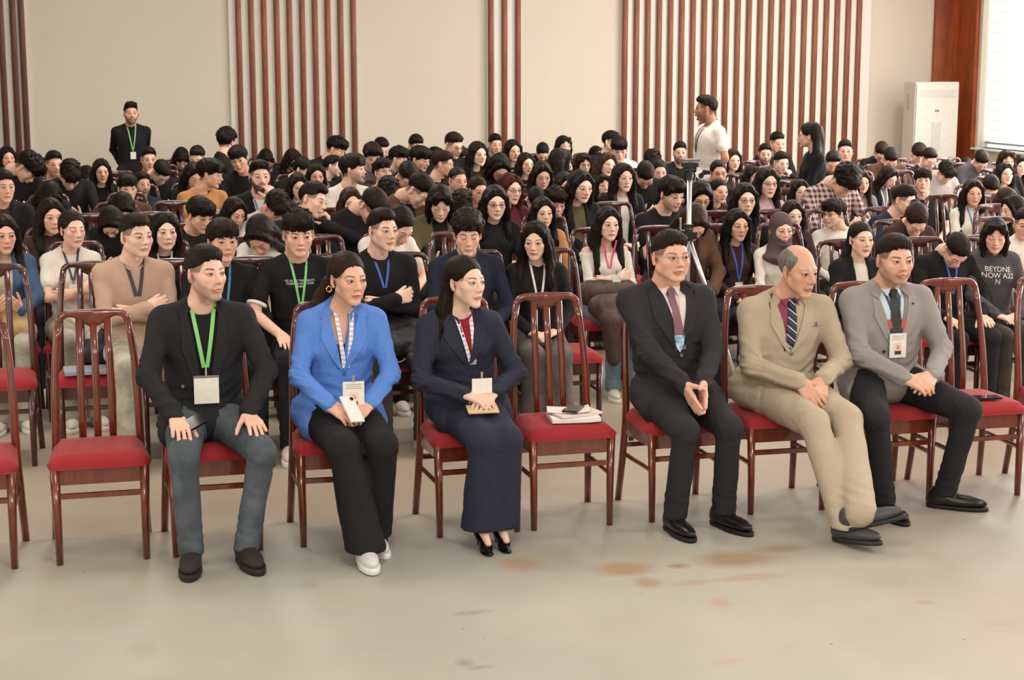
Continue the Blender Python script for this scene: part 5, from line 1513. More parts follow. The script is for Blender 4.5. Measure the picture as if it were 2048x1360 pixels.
# 5 old man in beige suit
root, J, M, bvh = hero(HX['e'], male=True, pose='lap', hair='balding', top='blazer', topc=lin(178, 164, 142), topk='suit', inner=lin(142, 70, 96), innername='shirt', yaw=R_(18), pitch=R_(8), skin=2, gaze=0, brow=.9, hairc=(.34, .32, .28),
    legs='loose', legc=cloth_mat(lin(182, 168, 146), 'suit'), warp=dict(wide=.96, jaw=1.0, nose=1.6, chin=.008, cheek=.6),
    kw=dict(headpos=(.050, -.06, 1.165), bulk=1.16, vw=.074, vz=.765, wrists=(v3(.000, -.275, .655), v3(.125, -.265, .660)),
            hands=(dict(d=D_(.40, -.55, -.60), n=(.5, .3, -.7), thumb=(.5, -.3, .5), curl=.22), dict(d=D_(-.35, -.55, -.62), n=(-.5, .3, -.7), thumb=(-.5, -.3, .5), curl=.24)),
            legs=((v3(-.07, .01, .56), v3(.000, -.45, .495), v3(.045, -.74, .112)), (v3(.11, .01, .56), v3(.175, -.43, .50), v3(.075, -.80, .190))), feet=(D_(.35, -1, .30), D_(.92, -.55, .40))))
tagp(root, 'balding elderly man in beige suit, plum shirt and striped tie, ankles crossed in front')
blm = cloth_mat(lin(178, 164, 142), 'suit'); blazer_front(root, J, bvh, blm, .76, plain_mat('button_beige', lin(120, 105, 85), .3), lw=.06)
collar_points(root, J, cloth_mat(lin(142, 70, 96)))
tie(root, J, bvh, cloth_mat(lin(44, 42, 62), 'tie_stripe', .5), .785, (.03, .036, .048))
add_shoes(J, root, 'derby', plain_mat('leather_grey', lin(66, 66, 68), .45), plain_mat('sole_grey', lin(36, 36, 37), .6), tilt=(-.14, -.30))
yp = front_hit(bvh, .165, .90, -.1, .006); yp2 = front_hit(bvh, .185, .895, yp, .006)
geo('breast_pocket', box_geo((.155, yp - .001, .893), (.036, .003, .006), Euler((0, -.08, .25)).to_matrix()), blm, root)
geo('pen', tube_geo([(.165, yp - .004, .905), (.165, yp - .004, .885)], .004, 6), plain_mat('pen_blue', lin(70, 90, 200), .3), root)

# 6 man in grey blazer
root, J, M, bvh = hero(HX['f'], male=True, pose='lap', hair='crop', top='blazer', topc=lin(150, 144, 142), topk='suit', inner=lin(205, 222, 232), innername='shirt', yaw=R_(0), pitch=R_(2), skin=1, gaze=1, brow=1, hairc=DARKBROWN, beard=1,
    legs='trousers', legc=cloth_mat(lin(40, 39, 43), 'suit'), warp=dict(wide=1.05, jaw=1.10, nose=1.1, cheek=1.1),
    kw=dict(headpos=(.012, -.03, 1.190), bulk=1.16, vw=.082, vz=.745, wrists=(v3(-.038, -.270, .645), v3(.118, -.265, .650)),
            hands=(dict(d=D_(.72, -.62, -.25), n=(.3, .5, -.8), thumb=(0, -.3, .9), curl=.42), dict(d=D_(-.70, -.60, -.22), n=(-.3, .5, -.8), thumb=(0, -.3, .9), curl=.50)),
            legs=((v3(-.11, .01, .56), v3(-.255, -.43, .505), v3(-.165, -.36, .10)), (v3(.11, .01, .56), v3(.235, -.41, .505), v3(.190, -.30, .10))), feet=(D_(.10, -1, 0), D_(.85, -.60, 0))))
tagp(root, 'dark-haired man in light grey blazer, pale blue shirt and black tie, photo badge, fingers interlaced')
blm = cloth_mat(lin(150, 144, 142), 'suit'); blazer_front(root, J, bvh, blm, .76, None, lw=.056)
geo('button', tube_geo([(-.055, front_hit(bvh, -.055, .745, -.1, .003), .745), (-.055, front_hit(bvh, -.055, .745, -.1, .008), .745)], .008, 12), plain_mat('button_navy', lin(30, 32, 44), .3), root)
cuffs(root, J, lin(205, 222, 232), .036); collar_points(root, J, cloth_mat(lin(205, 222, 232)))
tie(root, J, bvh, cloth_mat(lin(58, 58, 62), rough=.5), .72, (.03, .040, .075))
add_shoes(J, root, 'derby', plain_mat('leather_black', lin(24, 21, 20), .28), plain_mat('sole_black', lin(14, 13, 13), .6))
l = lanyard(J, root, bvh, ('h6',), lin(52, 60, 88), badge=None, zend=.885, wide=.012, spread=.050)
for s in (-1, 1):
    geo('lanyard_end', strip_mesh(bvh, [(.008 + s*(.040 - .004*k), .900 - .014*k) for k in range(4)], .016, off=.010, thick=.004), plain_mat('ribbon_red', lin(190, 78, 62), .5), l, label='red lower end of the lanyard')
yb = front_min(bvh, (-.035, -.01, .015, .04, .055), (.72, .78, .83), .010)
geo('badge', box_geo((.010, yb, .775), (.044, .002, .060)), plain_mat('card_white', lin(236, 230, 222), .35), l, label='white card with a portrait photo'); photo_badge(l, (.010, yb, .775), .044, .060, lin(60, 55, 50))
geo('lapel_pin', tube_geo([(.098, front_hit(bvh, .098, .975, -.05, .012), .975), (.098, front_hit(bvh, .098, .975, -.05, .016), .975)], .006, 10), plain_mat('pin_dark', lin(60, 60, 70), .3), root)

# front-row chairs
lab = ['empty red-seated wooden chair cut by the left edge of the front row', 'empty front-row chair with red seat, left of the man in the black blazer', 'chair under the young man in the black blazer', 'chair under the woman in the blue blazer',
       'chair under the woman in the navy suit', 'empty red-seated front-row chair with papers on the seat', 'chair under the man with glasses in the dark suit', 'chair under the elderly man in the beige suit',
       'chair under the man in the grey blazer', 'empty front-row chair right of the man in the grey blazer, black phone on seat', 'front-row chair cut by the right edge']
for x, t, rz in zip((-.535, .012, .50, 1.07, 1.68, 2.13, 2.70, 3.21, 3.78, 4.27, 4.84), lab, (-.03, 0, .02, -.03, .02, 0, .02, -.02, 0, -.02, .02)):
    place_chair(x, 7.325, rz, t, 'chairs of the front row')
# ---------------------------------------------------------------- the audience behind
PAL = dict(K=(24, 23, 25), N=(36, 40, 58), W=(224, 216, 206), G=(128, 124, 122), L=(170, 165, 160), B=(92, 66, 50), Be=(186, 156, 136), T=(188, 132, 84), O=(98, 88, 62), D=(62, 42, 40), R=(160, 36, 40), DG=(74, 72, 76), Bu=(96, 34, 44), Bl=(70, 92, 122), P=(206, 168, 176), C=(206, 186, 160))
ROWY = [None, 7.30, 9.16, 10.25, 11.20, 12.15, 13.10, 14.05, 15.0, 15.95, 16.9, 17.85, 18.8]
# x, y of the head in the photograph; row (0: from its height); sex; hair; top; colour; pose; turn in degrees (+ to the right of the picture); bow; extras; label
CROWD = '''
8,468,3,f,long_straight,jacket,Bl,phone,10,5,inC|woman in faded denim jacket over cream, cut by the left edge behind empty chairs
145,458,3,f,tied,tee,W,crossed,22,3,lanN,cl,sk0|woman in white T-shirt with eyes closed, dark hair tied back, arms folded
272,472,2,m,fade,sweater,Be,crossed,30,0,lanK,sk3,br|pale young man in beige sweater with wide black lanyard, second row
330,462,3,f,long_wavy,tee,K,lap,12,2,lanW,sk3|girl with long loose hair and black top right behind the beige sweater
445,482,2,m,fringe,shirt,K,lap,18,0,lanBl,sk1,gz-1|young man in black zip-neck top with blue lanyard looking sideways, behind the black blazer
597,468,2,m,messy,tee,K,thighs,8,8,lanG,sk0,trim,txt1|curly-haired boy in black T-shirt with white print and white sleeve trim, green lanyard
765,460,2,m,fade,sweater,K,crossed,32,0,lanB,sk3,br|young man with short faded hair, black sweater and royal blue lanyard
935,468,2,m,curly,shirt,N,lap,5,12,lanN,cl,sk0|curly-topped boy with lowered eyes and dark shirt behind the woman in navy
1071,482,2,f,long_wavy,sweater,K,lap,-8,5,lanW,sk3,gz-1,lp|smiling woman with long wavy brown hair and black sweater behind the empty chair
1216,447,3,f,very_long,bare_shoulder,W,crossed,20,3,lanP,sk3|woman in white off-shoulder top with pink lanyard and very long dark hair
1086,425,4,f,long_straight,jacket,T,lap,16,2,inD,sk0|woman in tan jacket behind the smiling wavy-haired woman
1475,450,4,f,very_long,sweater,D,lap,22,3,lanB,sk1|woman in dark brown sweater with long straight hair and blue lanyard, right of the tripod
1563,468,3,f,hijab,shirt,W,lap,22,5,inW,sk0|woman in grey-brown headscarf and white top behind the elderly man
1668,440,4,m,fringe,shirt,W,lap,-42,4,gl,sk0|boy in glasses and white shirt turned left with open mouth
1722,478,2,f,long_back,jacket,K,lap,26,0,inW,lp,sk3,shb|woman in black cardigan with white piping behind the elderly man and grey blazer
1912,500,2,m,crop,sweater,K,thighs,28,48,lanB,sk0|man in black bent far forward with head down, right of the grey blazer
1990,470,2,f,long_bob,hoodie,DG,lap,6,14,cl,txt2,sk0|woman with lowered eyes in dark grey printed sweatshirt near the right edge
400,430,4,m,fringe,sweater,K,lap,34,18,sk1|boy in black in three-quarter view behind the black zip top
470,425,6,f,long_straight,sweater,K,lap,30,20,|woman in black half hidden behind the boy in the fourth row
103,432,4,f,long_straight,shirt,D,lap,14,5,sk1|woman in dark top behind the white T-shirt woman, left
222,445,4,f,long_straight,sweater,K,phone,-10,50,|person in black bent over so only dark hair shows, between white T-shirt and beige sweater
245,415,5,f,long_straight,sweater,D,phone,10,50,|bowed dark head in front of the boy in the brown sweater
255,376,6,m,fringe,sweater,B,lap,12,4,sk0|boy with a heavy fringe in light brown sweater under the standing man in black
285,368,7,m,crop,shirt,N,lap,20,2,bd2,lanBl,sk0|bearded young man in navy shirt just behind the boy with the fringe
8,372,6,m,crop,jacket,K,lap,16,4,inD,sk1|young man in dark jacket at the left edge, middle rows
100,392,6,f,long_straight,sweater,K,phone,10,48,|bowed dark-haired girl in black, left, above the white T-shirt woman
15,315,10,f,long_parted,jacket,K,lap,12,3,inK,sk1|woman with long hair at the left edge, last rows, below the dark slats
68,335,10,m,crop,jacket,K,lap,-30,45,|head of black hair turned down beside the woman at the left edge
108,328,9,m,crop,shirt,K,lap,14,3,sk1,bd1,fl|young man in black and white patterned shirt, far left
140,350,8,m,messy,sweater,K,phone,10,45,|bowed boy in black right of the patterned shirt
172,356,8,m,messy,tee,R,phone,20,40,|bowed dark-haired boy in red, left
203,342,9,f,long_straight,jacket,K,lap,8,4,inK,sk1|dark-haired woman looking straight ahead behind an empty chair, left of the standing man in black
298,318,11,m,crop,shirt,K,lap,8,3,sk1|man half hidden right of the standing man in black
322,345,9,m,crop,sweater,K,phone,30,45,|bowed boy in black right of the bearded man in navy
363,316,10,f,long_bob,sweater,K,phone,10,40,|bowed dark head, left of the curly-haired boy by the wall panel
395,316,10,m,crop,shirt,D,lap,-15,20,|boy with cropped hair looking down, below the plain wall by the first slat panel
388,352,8,f,long_straight,sweater,K,lap,20,25,sk1|girl in black with face in shadow beside the boy resting on his arms
420,348,8,m,fringe,tee,T,crossed,75,10,sk1|boy in orange-brown T-shirt in profile resting on folded bare arms
453,284,11,m,curly,jacket,K,lap,150,10,|boy with black curly hair seen from behind before the first slat panel
478,318,9,m,fringe,tee,K,lap,-14,12,sk1,rl|boy with brown fringe and open-necked black shirt tilting his head, smiling
519,353,7,m,quiff,blazer,K,chin,12,0,inW,bd3,lanBl,sk0|bearded man in black suit and white shirt with one hand at his ear
532,318,10,f,long_bob,sweater,K,lap,20,35,|bowed dark head below the first slat panel, left part
586,320,10,f,long_wavy,jacket,K,lap,40,25,|big dark curly head below the middle of the first slat panel
606,338,9,f,tied,sweater,K,lap,60,30,|small dark head right of the big curly one
596,372,7,f,long_parted,sweater,K,lap,14,10,sk3|woman with centre parting, only forehead and eyes showing
632,352,8,f,long_straight,shirt,K,lap,12,2,sk1,lp|dark-haired woman in black looking at the lens, right of the bearded man in suit
672,298,11,m,messy,jacket,K,lap,70,25,sk1|boy with bushy black hair in profile before the right end of the first slat panel
665,332,9,m,fade,tee,K,lap,80,5,sk3|boy with faded sides in profile, black T-shirt, beside the white T-shirt
706,338,8,m,fringe,tee,W,lap,75,-2,sk0,bd1|boy with a cap of black hair in profile, white T-shirt
765,345,8,m,messy,tee,L,lap,32,-12,gl,sk0|boy with thin glasses and raised chin in pale T-shirt
745,312,10,m,curtain,sweater,DG,lap,10,20,sk3|boy with centre-parted curtains of hair below the plain wall
762,296,11,m,crop,sweater,K,lap,30,30,|dark head just behind the centre-parted boy
797,318,9,m,messy,sweater,DG,lap,68,12,sk0|boy with fluffy brown hair in profile right of the boy with curtains
832,292,11,m,crop,sweater,K,lap,20,20,|dark-haired boy in the last row below the plain wall, left
840,318,9,m,fringe,sweater,K,lap,55,15,sk1|boy with black fringe looking right, below the plain wall
872,312,10,f,long_straight,sweater,K,lap,100,10,|long dark hair seen from the side left of the boy in profile
886,328,9,m,crop,tee,K,lap,78,8,sk1|boy in black T-shirt in clean profile, middle of the hall
907,290,11,m,crop,sweater,K,lap,40,20,gl|boy with glasses in the last row below the plain wall
920,316,10,m,curly,sweater,K,lap,60,12,sk0|curly-haired boy looking right, left of the woman by the narrow panel
956,308,10,f,very_long,jacket,D,lap,28,2,sk3,inD|woman with very long dark hair left of the narrow slat panel
990,288,11,m,crop,jacket,K,lap,20,8,sk1,inK|dark-haired boy in front of the narrow slat panel
1026,302,10,f,long_parted,jacket,K,lap,22,0,sk1,inK|woman with shoulder-length hair just right of the narrow slat panel
1000,335,8,f,long_wavy,jacket,K,lap,15,35,gl,sk1|curly-haired woman with glasses looking down, below the narrow panel
815,352,8,m,crop,jacket,B,phone,20,40,|boy in brown jacket bent over in the middle of the hall
838,380,5,m,crop,jacket,B,phone,55,38,sk0|boy with flat brown hair bent forward in profile, brown jacket
915,360,7,m,buzz,sweater,D,chin,30,8,sk1|boy with very short hair resting his chin on his hand
956,380,6,f,tied,sweater,K,lap,26,12,sk1|woman with dark hair pulled back in front of the red-haired one
1020,378,6,f,long_wavy,hoodie,Bu,lap,35,5,gl,sk3,hcR|woman with red-dyed hair and glasses in burgundy hoodie
880,405,5,f,long_bob,jacket,O,phone,6,28,inK,sk3|brown-haired woman in olive jacket and black turtleneck looking down, in the middle
990,405,5,f,long_straight,sweater,K,lap,12,8,gl,sk3|girl in large glasses with long dark hair, in front of the red-haired woman
922,412,6,m,messy,sweater,K,phone,10,50,|bowed head of brown hair left of the girl in large glasses
702,405,5,f,long_parted,jacket,D,lap,14,5,gl,inD,sk3,hcB|brown-haired woman with round glasses in dark jacket
745,412,5,m,crop,sweater,K,phone,40,48,|bowed black head behind the young man with the royal blue lanyard
775,385,6,m,messy,sweater,K,phone,20,45,|bowed black head right of the woman with round glasses
625,400,5,m,fade,sweater,K,chin,60,12,rl,sk0|boy asleep with his head tipped on his shoulder, in black
552,415,4,m,messy,shirt,W,phone,25,42,sk1|boy in white shirt bent over so his black hair shows
800,450,3,f,tied,tee,W,phone,40,35,|girl in white T-shirt with a hair clip half hidden behind the royal blue lanyard
520,470,3,f,long_straight,tee,W,phone,-20,45,|person in white T-shirt with black strap hidden behind the curly-haired boy in the second row
1052,328,9,f,long_straight,jacket,K,lap,25,0,sk0,inK|woman with long hair and tan face below the plain wall right of the narrow panel
1085,305,11,f,tied,sweater,K,lap,10,35,|bowed dark-haired woman in the last row below the plain wall
1084,350,8,f,long_parted,sweater,D,lap,14,18,sk1|woman with centre parting and lowered eyes, middle right
1127,292,11,f,long_bob,sweater,K,lap,24,0,sk1|short-haired woman highest in the last row, left of the pair of boys
1122,322,9,f,very_long,sweater,K,lap,120,5,|sheet of long black hair seen from behind below the plain wall
1133,340,9,f,long_straight,sweater,W,lap,10,4,sk1,mask|woman whose lower face is covered by a white mask
1166,328,9,f,long_bob,sweater,K,lap,24,5,gl,sk0|woman in red-framed glasses left of the long-haired brunettes
1193,312,10,f,long_straight,sweater,K,lap,40,5,sk1|woman with dark hair covering half her face in the last rows
1213,330,8,f,long_wavy,sweater,D,lap,30,0,sk3,rl,hcB|woman with tousled light brown hair and tilted head
1222,284,11,m,crop,sweater,K,lap,60,5,|dark head just behind the boy with the bowl of black hair
1238,298,10,m,fringe,tee,W,lap,8,20,sk0|boy with black bowl haircut in white T-shirt at the large slat panel's edge
1130,372,8,f,long_straight,sweater,K,lap,22,5,sk0|woman leaning behind the bowed heads, middle right
1162,372,6,f,very_long,jacket,K,lap,30,12,sk3,inO|brunette with straight hair and dark jacket beside the fringed bob
1207,388,6,f,long_bob,sweater,K,lap,16,-6,sk3|woman with short fringed bob and raised chin in black
1247,355,7,f,long_wavy,jacket,K,lap,22,2,sk3,inW|woman with long dark waves, black jacket and white collar
1072,400,5,m,crop,sweater,K,phone,10,50,|bowed black head behind the woman in the tan jacket
1110,405,6,m,messy,jacket,K,lap,25,18,sk1,inW|boy in black and white sports jacket looking down
1343,388,4,m,curtain,tee,K,crossed,38,14,sk0,bd1|young man with long dark fringe in black T-shirt left of the tripod
1303,325,10,m,messy,sweater,K,lap,20,35,|bowed curly head below the large slat panel, left
1318,342,8,f,tied,sweater,D,lap,14,12,sk0|woman whose forehead shows above the young man by the tripod
1360,305,10,m,crop,jacket,K,lap,8,0,bd2,sk1,inK|short-bearded man in black left of the walking man in the white T-shirt
1402,392,5,f,long_parted,sweater,D,lap,12,30,gl,sk1|woman with glasses and loose hair looking down behind the tripod
1438,382,6,f,tied,sweater,D,lap,30,4,sk0|woman with tied-back hair and long neck right of the tripod head
1437,345,8,f,tied,sweater,K,lap,12,4,gl,sk1|woman with a high forehead and glasses below the walking man
1466,320,9,f,very_long,sweater,D,lap,20,2,sk0,hcB|woman with long light brown hair right of the walking man
1388,445,3,f,long_parted,jacket,B,lap,20,42,inD,hcB,sk0|bowed girl in brown jacket directly behind the tripod
1490,398,5,f,very_long,jacket,K,lap,16,4,gl,sk3,inK|woman in round dark-rimmed glasses with long black hair
1505,352,7,f,long_straight,sweater,K,lap,40,10,|dark-haired woman behind the round glasses, half hidden
1530,308,9,m,crop,jacket,K,lap,8,2,bd2,sk1,inK|stocky bearded man in black below the large slat panel
1534,365,6,f,long_straight,shirt,P,lap,24,4,gl,sk0|woman in gold-rimmed glasses and pale pink top
1554,285,11,m,crop,jacket,K,lap,30,10,inK|dark-haired boy in the last row left of the standing woman
1562,325,9,m,crop,sweater,K,chin,30,10,|boy with hands before his face left of the standing woman
1585,440,4,f,long_straight,jacket,D,lap,20,5,inD,sk3|woman with wine-brown hair behind the headscarf
1600,398,5,f,very_long,coat,K,lap,18,0,lp,sk3,inK|woman with very long brown-black hair and black leather jacket
1617,372,6,f,long_straight,sweater,K,lap,24,5,sk0|woman with long dark hair just behind the black leather jacket
1666,326,9,m,crop,jacket,K,lap,6,28,bd2,sk1,inK|bearded boy looking down right of the standing woman
1690,303,10,m,crop,jacket,K,lap,6,-2,sk1,inK|young man sitting upright at the right end of the large slat panel
1688,362,7,m,curly,shirt,Bu,phone,40,48,ck|boy with big curly hair bent over in a red and white checked shirt
1697,412,5,f,long_straight,sweater,K,lap,25,10,sk3|woman with dark wavy hair behind the boy in the white shirt
1722,402,6,f,long_parted,sweater,G,lap,18,5,sk0,hcB|pale brown-haired girl right of the dark wavy hair
1763,305,10,m,crop,sweater,K,phone,10,35,sk0|boy with neat dark hair bowed before the plain wall left of the air conditioner
1781,318,9,m,crop,jacket,B,phone,14,38,sk0,inK|boy with thick black hair bowed left of the air conditioner
1838,308,10,m,fringe,shirt,Bu,lap,14,30,ck,sk0|boy in brown checked shirt in front of the air conditioner
1858,318,11,m,crop,sweater,K,lap,30,30,|dark head behind the checked shirt by the air conditioner
1891,345,8,m,messy,hoodie,L,phone,30,42,|boy with bushy hair bowed over a grey hooded top, right of the air conditioner
1932,335,9,m,crop,hoodie,K,phone,10,45,|bowed black head under the window, left
1962,322,10,m,crop,hoodie,DG,phone,20,40,|bowed dark head with grey hood under the window
2013,322,10,f,long_bob,sweater,K,lap,20,2,sk1|woman with dark hair highest at the right, under the window
2010,348,9,f,long_straight,sweater,K,lap,25,-4,sk3|pale woman looking up, right side under the window
2040,350,8,f,long_straight,sweater,K,lap,20,10,|dark-haired person cut by the right edge, upper rows
1777,370,7,f,long_straight,jacket,K,phone,50,30,lanW,inG,sk0|woman with fluffy dark hair and white lanyard looking down, right
1846,362,7,m,fringe,tee,K,lap,2,-6,sk0,txt3|broad boy in black T-shirt with white emblem looking at the lens
1946,385,6,f,very_long,shirt,W,lap,16,4,lanBl,sk1|woman with long dark hair in white shirt and blue lanyard, right
1980,375,7,m,crop,sweater,K,phone,20,40,sk1|boy in black bowed right of the woman in the white shirt
1808,400,5,m,crop,jacket,N,lap,60,15,inN,sk0|boy in navy in profile hidden behind the girl with braided hair
1832,440,4,f,bun,jacket,D,phone,20,42,inD,hcW,sk0|girl with reddish braided hair bowed, dark jacket
2025,425,5,f,very_long,sweater,K,lap,-60,10,|long black hair of a person turned away at the right edge
2012,440,4,f,long_parted,sweater,Be,lap,40,25,hcB|blonde-streaked girl looking down behind the printed sweatshirt
2046,505,3,m,crop,shirt,W,lap,10,10,|person in white shirt cut by the right edge, third row
55,335,9,m,messy,hoodie,K,phone,60,48,|boy in black hood behind the patterned shirt, far left
1290,350,8,m,crop,sweater,K,phone,10,48,|bowed black head left of the young man by the tripod
'''
LANC = dict(N=(52, 60, 84), K=(50, 52, 60), W=(225, 222, 220), Bl=(70, 130, 176), B=(64, 92, 190), G=(120, 205, 120), P=(222, 74, 120))
HAIRC = {'R': (.10, .012, .012), 'B': (.050, .026, .014), 'W': (.045, .014, .012)}
rr = random.Random(12)
placed = {r: [] for r in range(1, 13)}
people = []
for ln in CROWD.strip().splitlines():
    data, label = ln.split('|'); c = data.split(','); x, y, r = float(c[0]), float(c[1]), int(c[2])
    if float(c[9]) >= 35: c[9] = str(float(c[9]) + 10)
    people.append(dict(x=x, y=y, r=r, m=c[3] == 'm', hair=c[4], top=c[5], col=c[6], pose=c[7], yaw=float(c[8]), pitch=float(c[9]), ex=[e for e in c[10:] if e], label=label))
def head_offset(p):
    """where the middle of the bowed head sits relative to the hips"""
    h = (1.207, .004)
    a = math.radians(p['pitch']); piv = (.045, -.135)      # y, z about the neck
    dy, dz = -piv[0], -piv[1]
    y = dy*math.cos(a) - dz*math.sin(a)*1.0; z = dy*math.sin(a) + dz*math.cos(a)
    return (h[1] + piv[0] + y, h[0] + piv[1] + z)
def try_row(p, r):
    oy, oz = head_offset(p); S0 = 1.0 if p['m'] else .965
    if p['pitch'] >= 35: oz -= .0
    P = on_y(p['x'], p['y'], ROWY[r] + oy*S0)
    return P, P[2]/oz
for pas in range(7):                       # a few rounds, so that neighbours in a row keep apart
    for p in people:
        best = None; old = p.get('row')
        if old: placed[old].remove(p['P'][0])
        for r in range(2, 13):
            if p['r'] and abs(r - p['r']) > (0 if p['r'] <= 3 or (p['r'] == 4 and p['x'] in (1343, 1668, 1086, 103)) else 1 if p['r'] <= 6 else 2): continue
            P, S = try_row(p, r)
            lo = .985 if p['m'] else .955
            if p['pitch'] >= 35: lo -= .03
            pen = sum((.46 - abs(P[0] - q))*20 + .5 for q in placed[r] if abs(P[0] - q) < .46)
            cost = abs(S - lo)*9 + pen + (abs(r - p['r'])*.35 if p['r'] else 0)
            if best is None or cost < best[0]: best = (cost, r, P, S)
        _, r, P, S = best
        placed[r].append(P[0]); p['row'] = r; p['P'] = P; p['S'] = S
ROWN = {2: 'second', 3: 'third', 4: 'fourth', 5: 'fifth', 6: 'sixth', 7: 'seventh', 8: 'eighth', 9: 'ninth', 10: 'tenth', 11: 'eleventh', 12: 'twelfth'}
chair_at = {r: [] for r in range(1, 13)}
def text_on(root, J, bvh, lines, z0, size, mat, lh, x0=0.0, rz=0.0, name='lettering'):
    """flat print on the chest"""
    cu = bpy.data.curves.new(name, 'FONT'); cu.body = lines; cu.size = size; cu.align_x = 'CENTER'; cu.extrude = .0006; cu.space_line = lh
    cu.materials.append(mat)
    y = min(filter(None, (front_hit(bvh, x0 + a, z0 + b, None, .005) for a in (-.07, 0, .07) for b in (-.04, 0, .03))))
    tmp = bpy.data.objects.new('tmp', cu); COL.objects.link(tmp)
    dg = bpy.context.evaluated_depsgraph_get(); dg.update(); me = bpy.data.meshes.new_from_object(tmp.evaluated_get(dg), depsgraph=dg)
    bpy.data.objects.remove(tmp); bpy.data.curves.remove(cu)
    co = np.empty(len(me.vertices)*3, np.float32); me.vertices.foreach_get('co', co); co = co.reshape(-1, 3)
    ca, sa = math.cos(rz), math.sin(rz)                      # wrap the print onto the chest
    for k, (px_, py_, pz_) in enumerate(co):
        X, Z = x0 + px_*ca - py_*sa, z0 + px_*sa + py_*ca
        Y = front_hit(bvh, float(X), float(Z), y, .003 + pz_)
        co[k] = (X, Y if abs(Y - y) < .06 else y, Z)
    me.vertices.foreach_set('co', co.ravel()); me.update()
    return ob(name, me, root)
for p in people:
    r = p['row']; P = p['P']; S = p['S']; m = p['m']
    beta = math.degrees(math.atan2(P[0], P[1]))
    yaw = p['yaw'] - beta
    by = max(-16, min(16, yaw*.30)) if abs(yaw) < 100 else yaw*.6
    ly = max(-78, min(78, yaw - by))
    lod = 'near' if r <= 3 else 'mid' if r <= 6 else 'far'
    kw = {}
    ex = dict(); lan = None
    a = dict(male=m, pose=p['pose'], hair=p['hair'], top=p['top'], topc=lin(*PAL[p['col']]), yaw=R_(ly), pitch=R_(p['pitch']), lod=lod, skin=rr.choice((0, 0, 1, 1, 3)), lips=0 if m else rr.choice((0, 1, 1)),
             hairc=rr.choice((BLACKHAIR, BLACKHAIR, DARKBROWN)), gaze=1, closed=p['pitch'] > 24, beard=0, brow=1.0 if m else .9)
    if r <= 4 and p['top'] == 'blazer': pass
    txt = None; trim = False; mask = False
    for e in p['ex']:
        if e.startswith('lan'): lan = LANC[e[3:]]
        elif e.startswith('in'): a['inner'] = lin(*PAL[e[2:]])
        elif e == 'cl': a['closed'] = True
        elif e.startswith('sk'): a['skin'] = int(e[2:])
        elif e.startswith('bd'): a['beard'] = int(e[2:])
        elif e == 'gl': a['glass'] = True
        elif e.startswith('gz'): a['gaze'] = int(e[2:])
        elif e == 'lp': a['lips'] = 2
        elif e.startswith('hc'): a['hairc'] = HAIRC[e[2:]]
        elif e == 'rl': a['roll'] = R_(14 if p['yaw'] > 0 else -12)
        elif e == 'ck': a['topk'] = 'check'
        elif e == 'fl': a['topk'] = 'floral'
        elif e.startswith('txt'): txt = e
        elif e == 'trim': trim = True
        elif e == 'mask': mask = True
    if r == 2: a['gaze'] = a['gaze'] if 'gz-1' in p['ex'] else 1
    a['warp'] = dict(wide=round(rr.uniform(.94, 1.05), 3), jaw=rr.uniform(.90, 1.08), nose=rr.uniform(.6, 1.5), chin=rr.uniform(-.004, .006), cheek=rr.uniform(.6, 1.4), lip=rr.uniform(.8, 1.4))
    a['legc'] = cloth_mat(lin(*rr.choice(((30, 30, 34), (30, 30, 34), (44, 50, 66), (60, 56, 52)))), 'denim')
    if r <= 5: a['shoes'] = rr.choice(('sneaker', 'sneaker', 'derby'))
    if p['x'] in (272, 145, 8): a['legc'] = cloth_mat(lin(170, 164, 152), 'denim'); a['legs'] = 'loose'; a['shoes'] = 'sneaker'
    if p['x'] == 765: a['shoes'] = 'sneaker'
    if p['x'] == 1216: a['legc'] = cloth_mat(lin(104, 122, 136), 'denim'); a['shoes'] = 'sneaker'
    if p['x'] == 1071: a['legc'] = cloth_mat(lin(96, 92, 90), 'denim'); a['legs'] = 'wide'
    if lan is not None and r <= 8: a['lan'] = lin(*lan); a['lan_kw'] = dict(badge='small' if r > 2 else None, wide=.020 if (r == 2 and p['x'] == 272) else .013)
    root, J, M, gb = build_person(**a)
    # put the head where the photograph shows it
    hl = M @ Vector((0, 0, .0)); Rz = Matrix.Rotation(R_(by), 3, 'Z')
    S = S if True else 1
    oh = Rz @ Vector(hl) * S
    Pt = on_y(p['x'], p['y'], ROWY[r] + .0 + min(0.05, oh.y + .0))
    # settle the height by scale within human limits, the rest by sitting further forward or back
    S = float(np.clip(Pt[2]/hl.z, .86, 1.10)); oh = Rz @ Vector(hl) * S
    Y = ROWY[r] + oh.y
    for _ in range(4):
        Pt = on_y(p['x'], p['y'], Y); err = Pt[2] - oh.z
        Y = Y + np.clip(err*8, -.25, .25) if abs(err) > .004 else Y
        Y = float(np.clip(Y, ROWY[r] + oh.y - .12, ROWY[r] + oh.y + .12))
    Pt = on_y(p['x'], p['y'], Y)
    bx, byy = float(Pt[0] - oh.x), float(Y - oh.y)
    root.location = (bx, byy, 0); root.rotation_euler = (0, 0, R_(by)); root.scale = (S, S, S)
    tagp(root, p['label'], group='audience, %s row' % ROWN[r])
    chair_at[r].append(bx)
    p['bx'] = bx
    if txt:
        mw = plain_mat('print_white', lin(225, 220, 214), .7)
        if txt == 'txt1': text_on(root, J, gb(), 'KE IN MY THOUGHTS\nFOREVER AND EVER\nBEHIND', .935, .017, mw, .95)
        elif txt == 'txt2': text_on(root, J, gb(), 'BEYDNE\nNOW A22\nN', .940, .050, mw, .85, rz=-.06)
        else: text_on(root, J, gb(), 'mly', .93, .05, mw, 1.0)
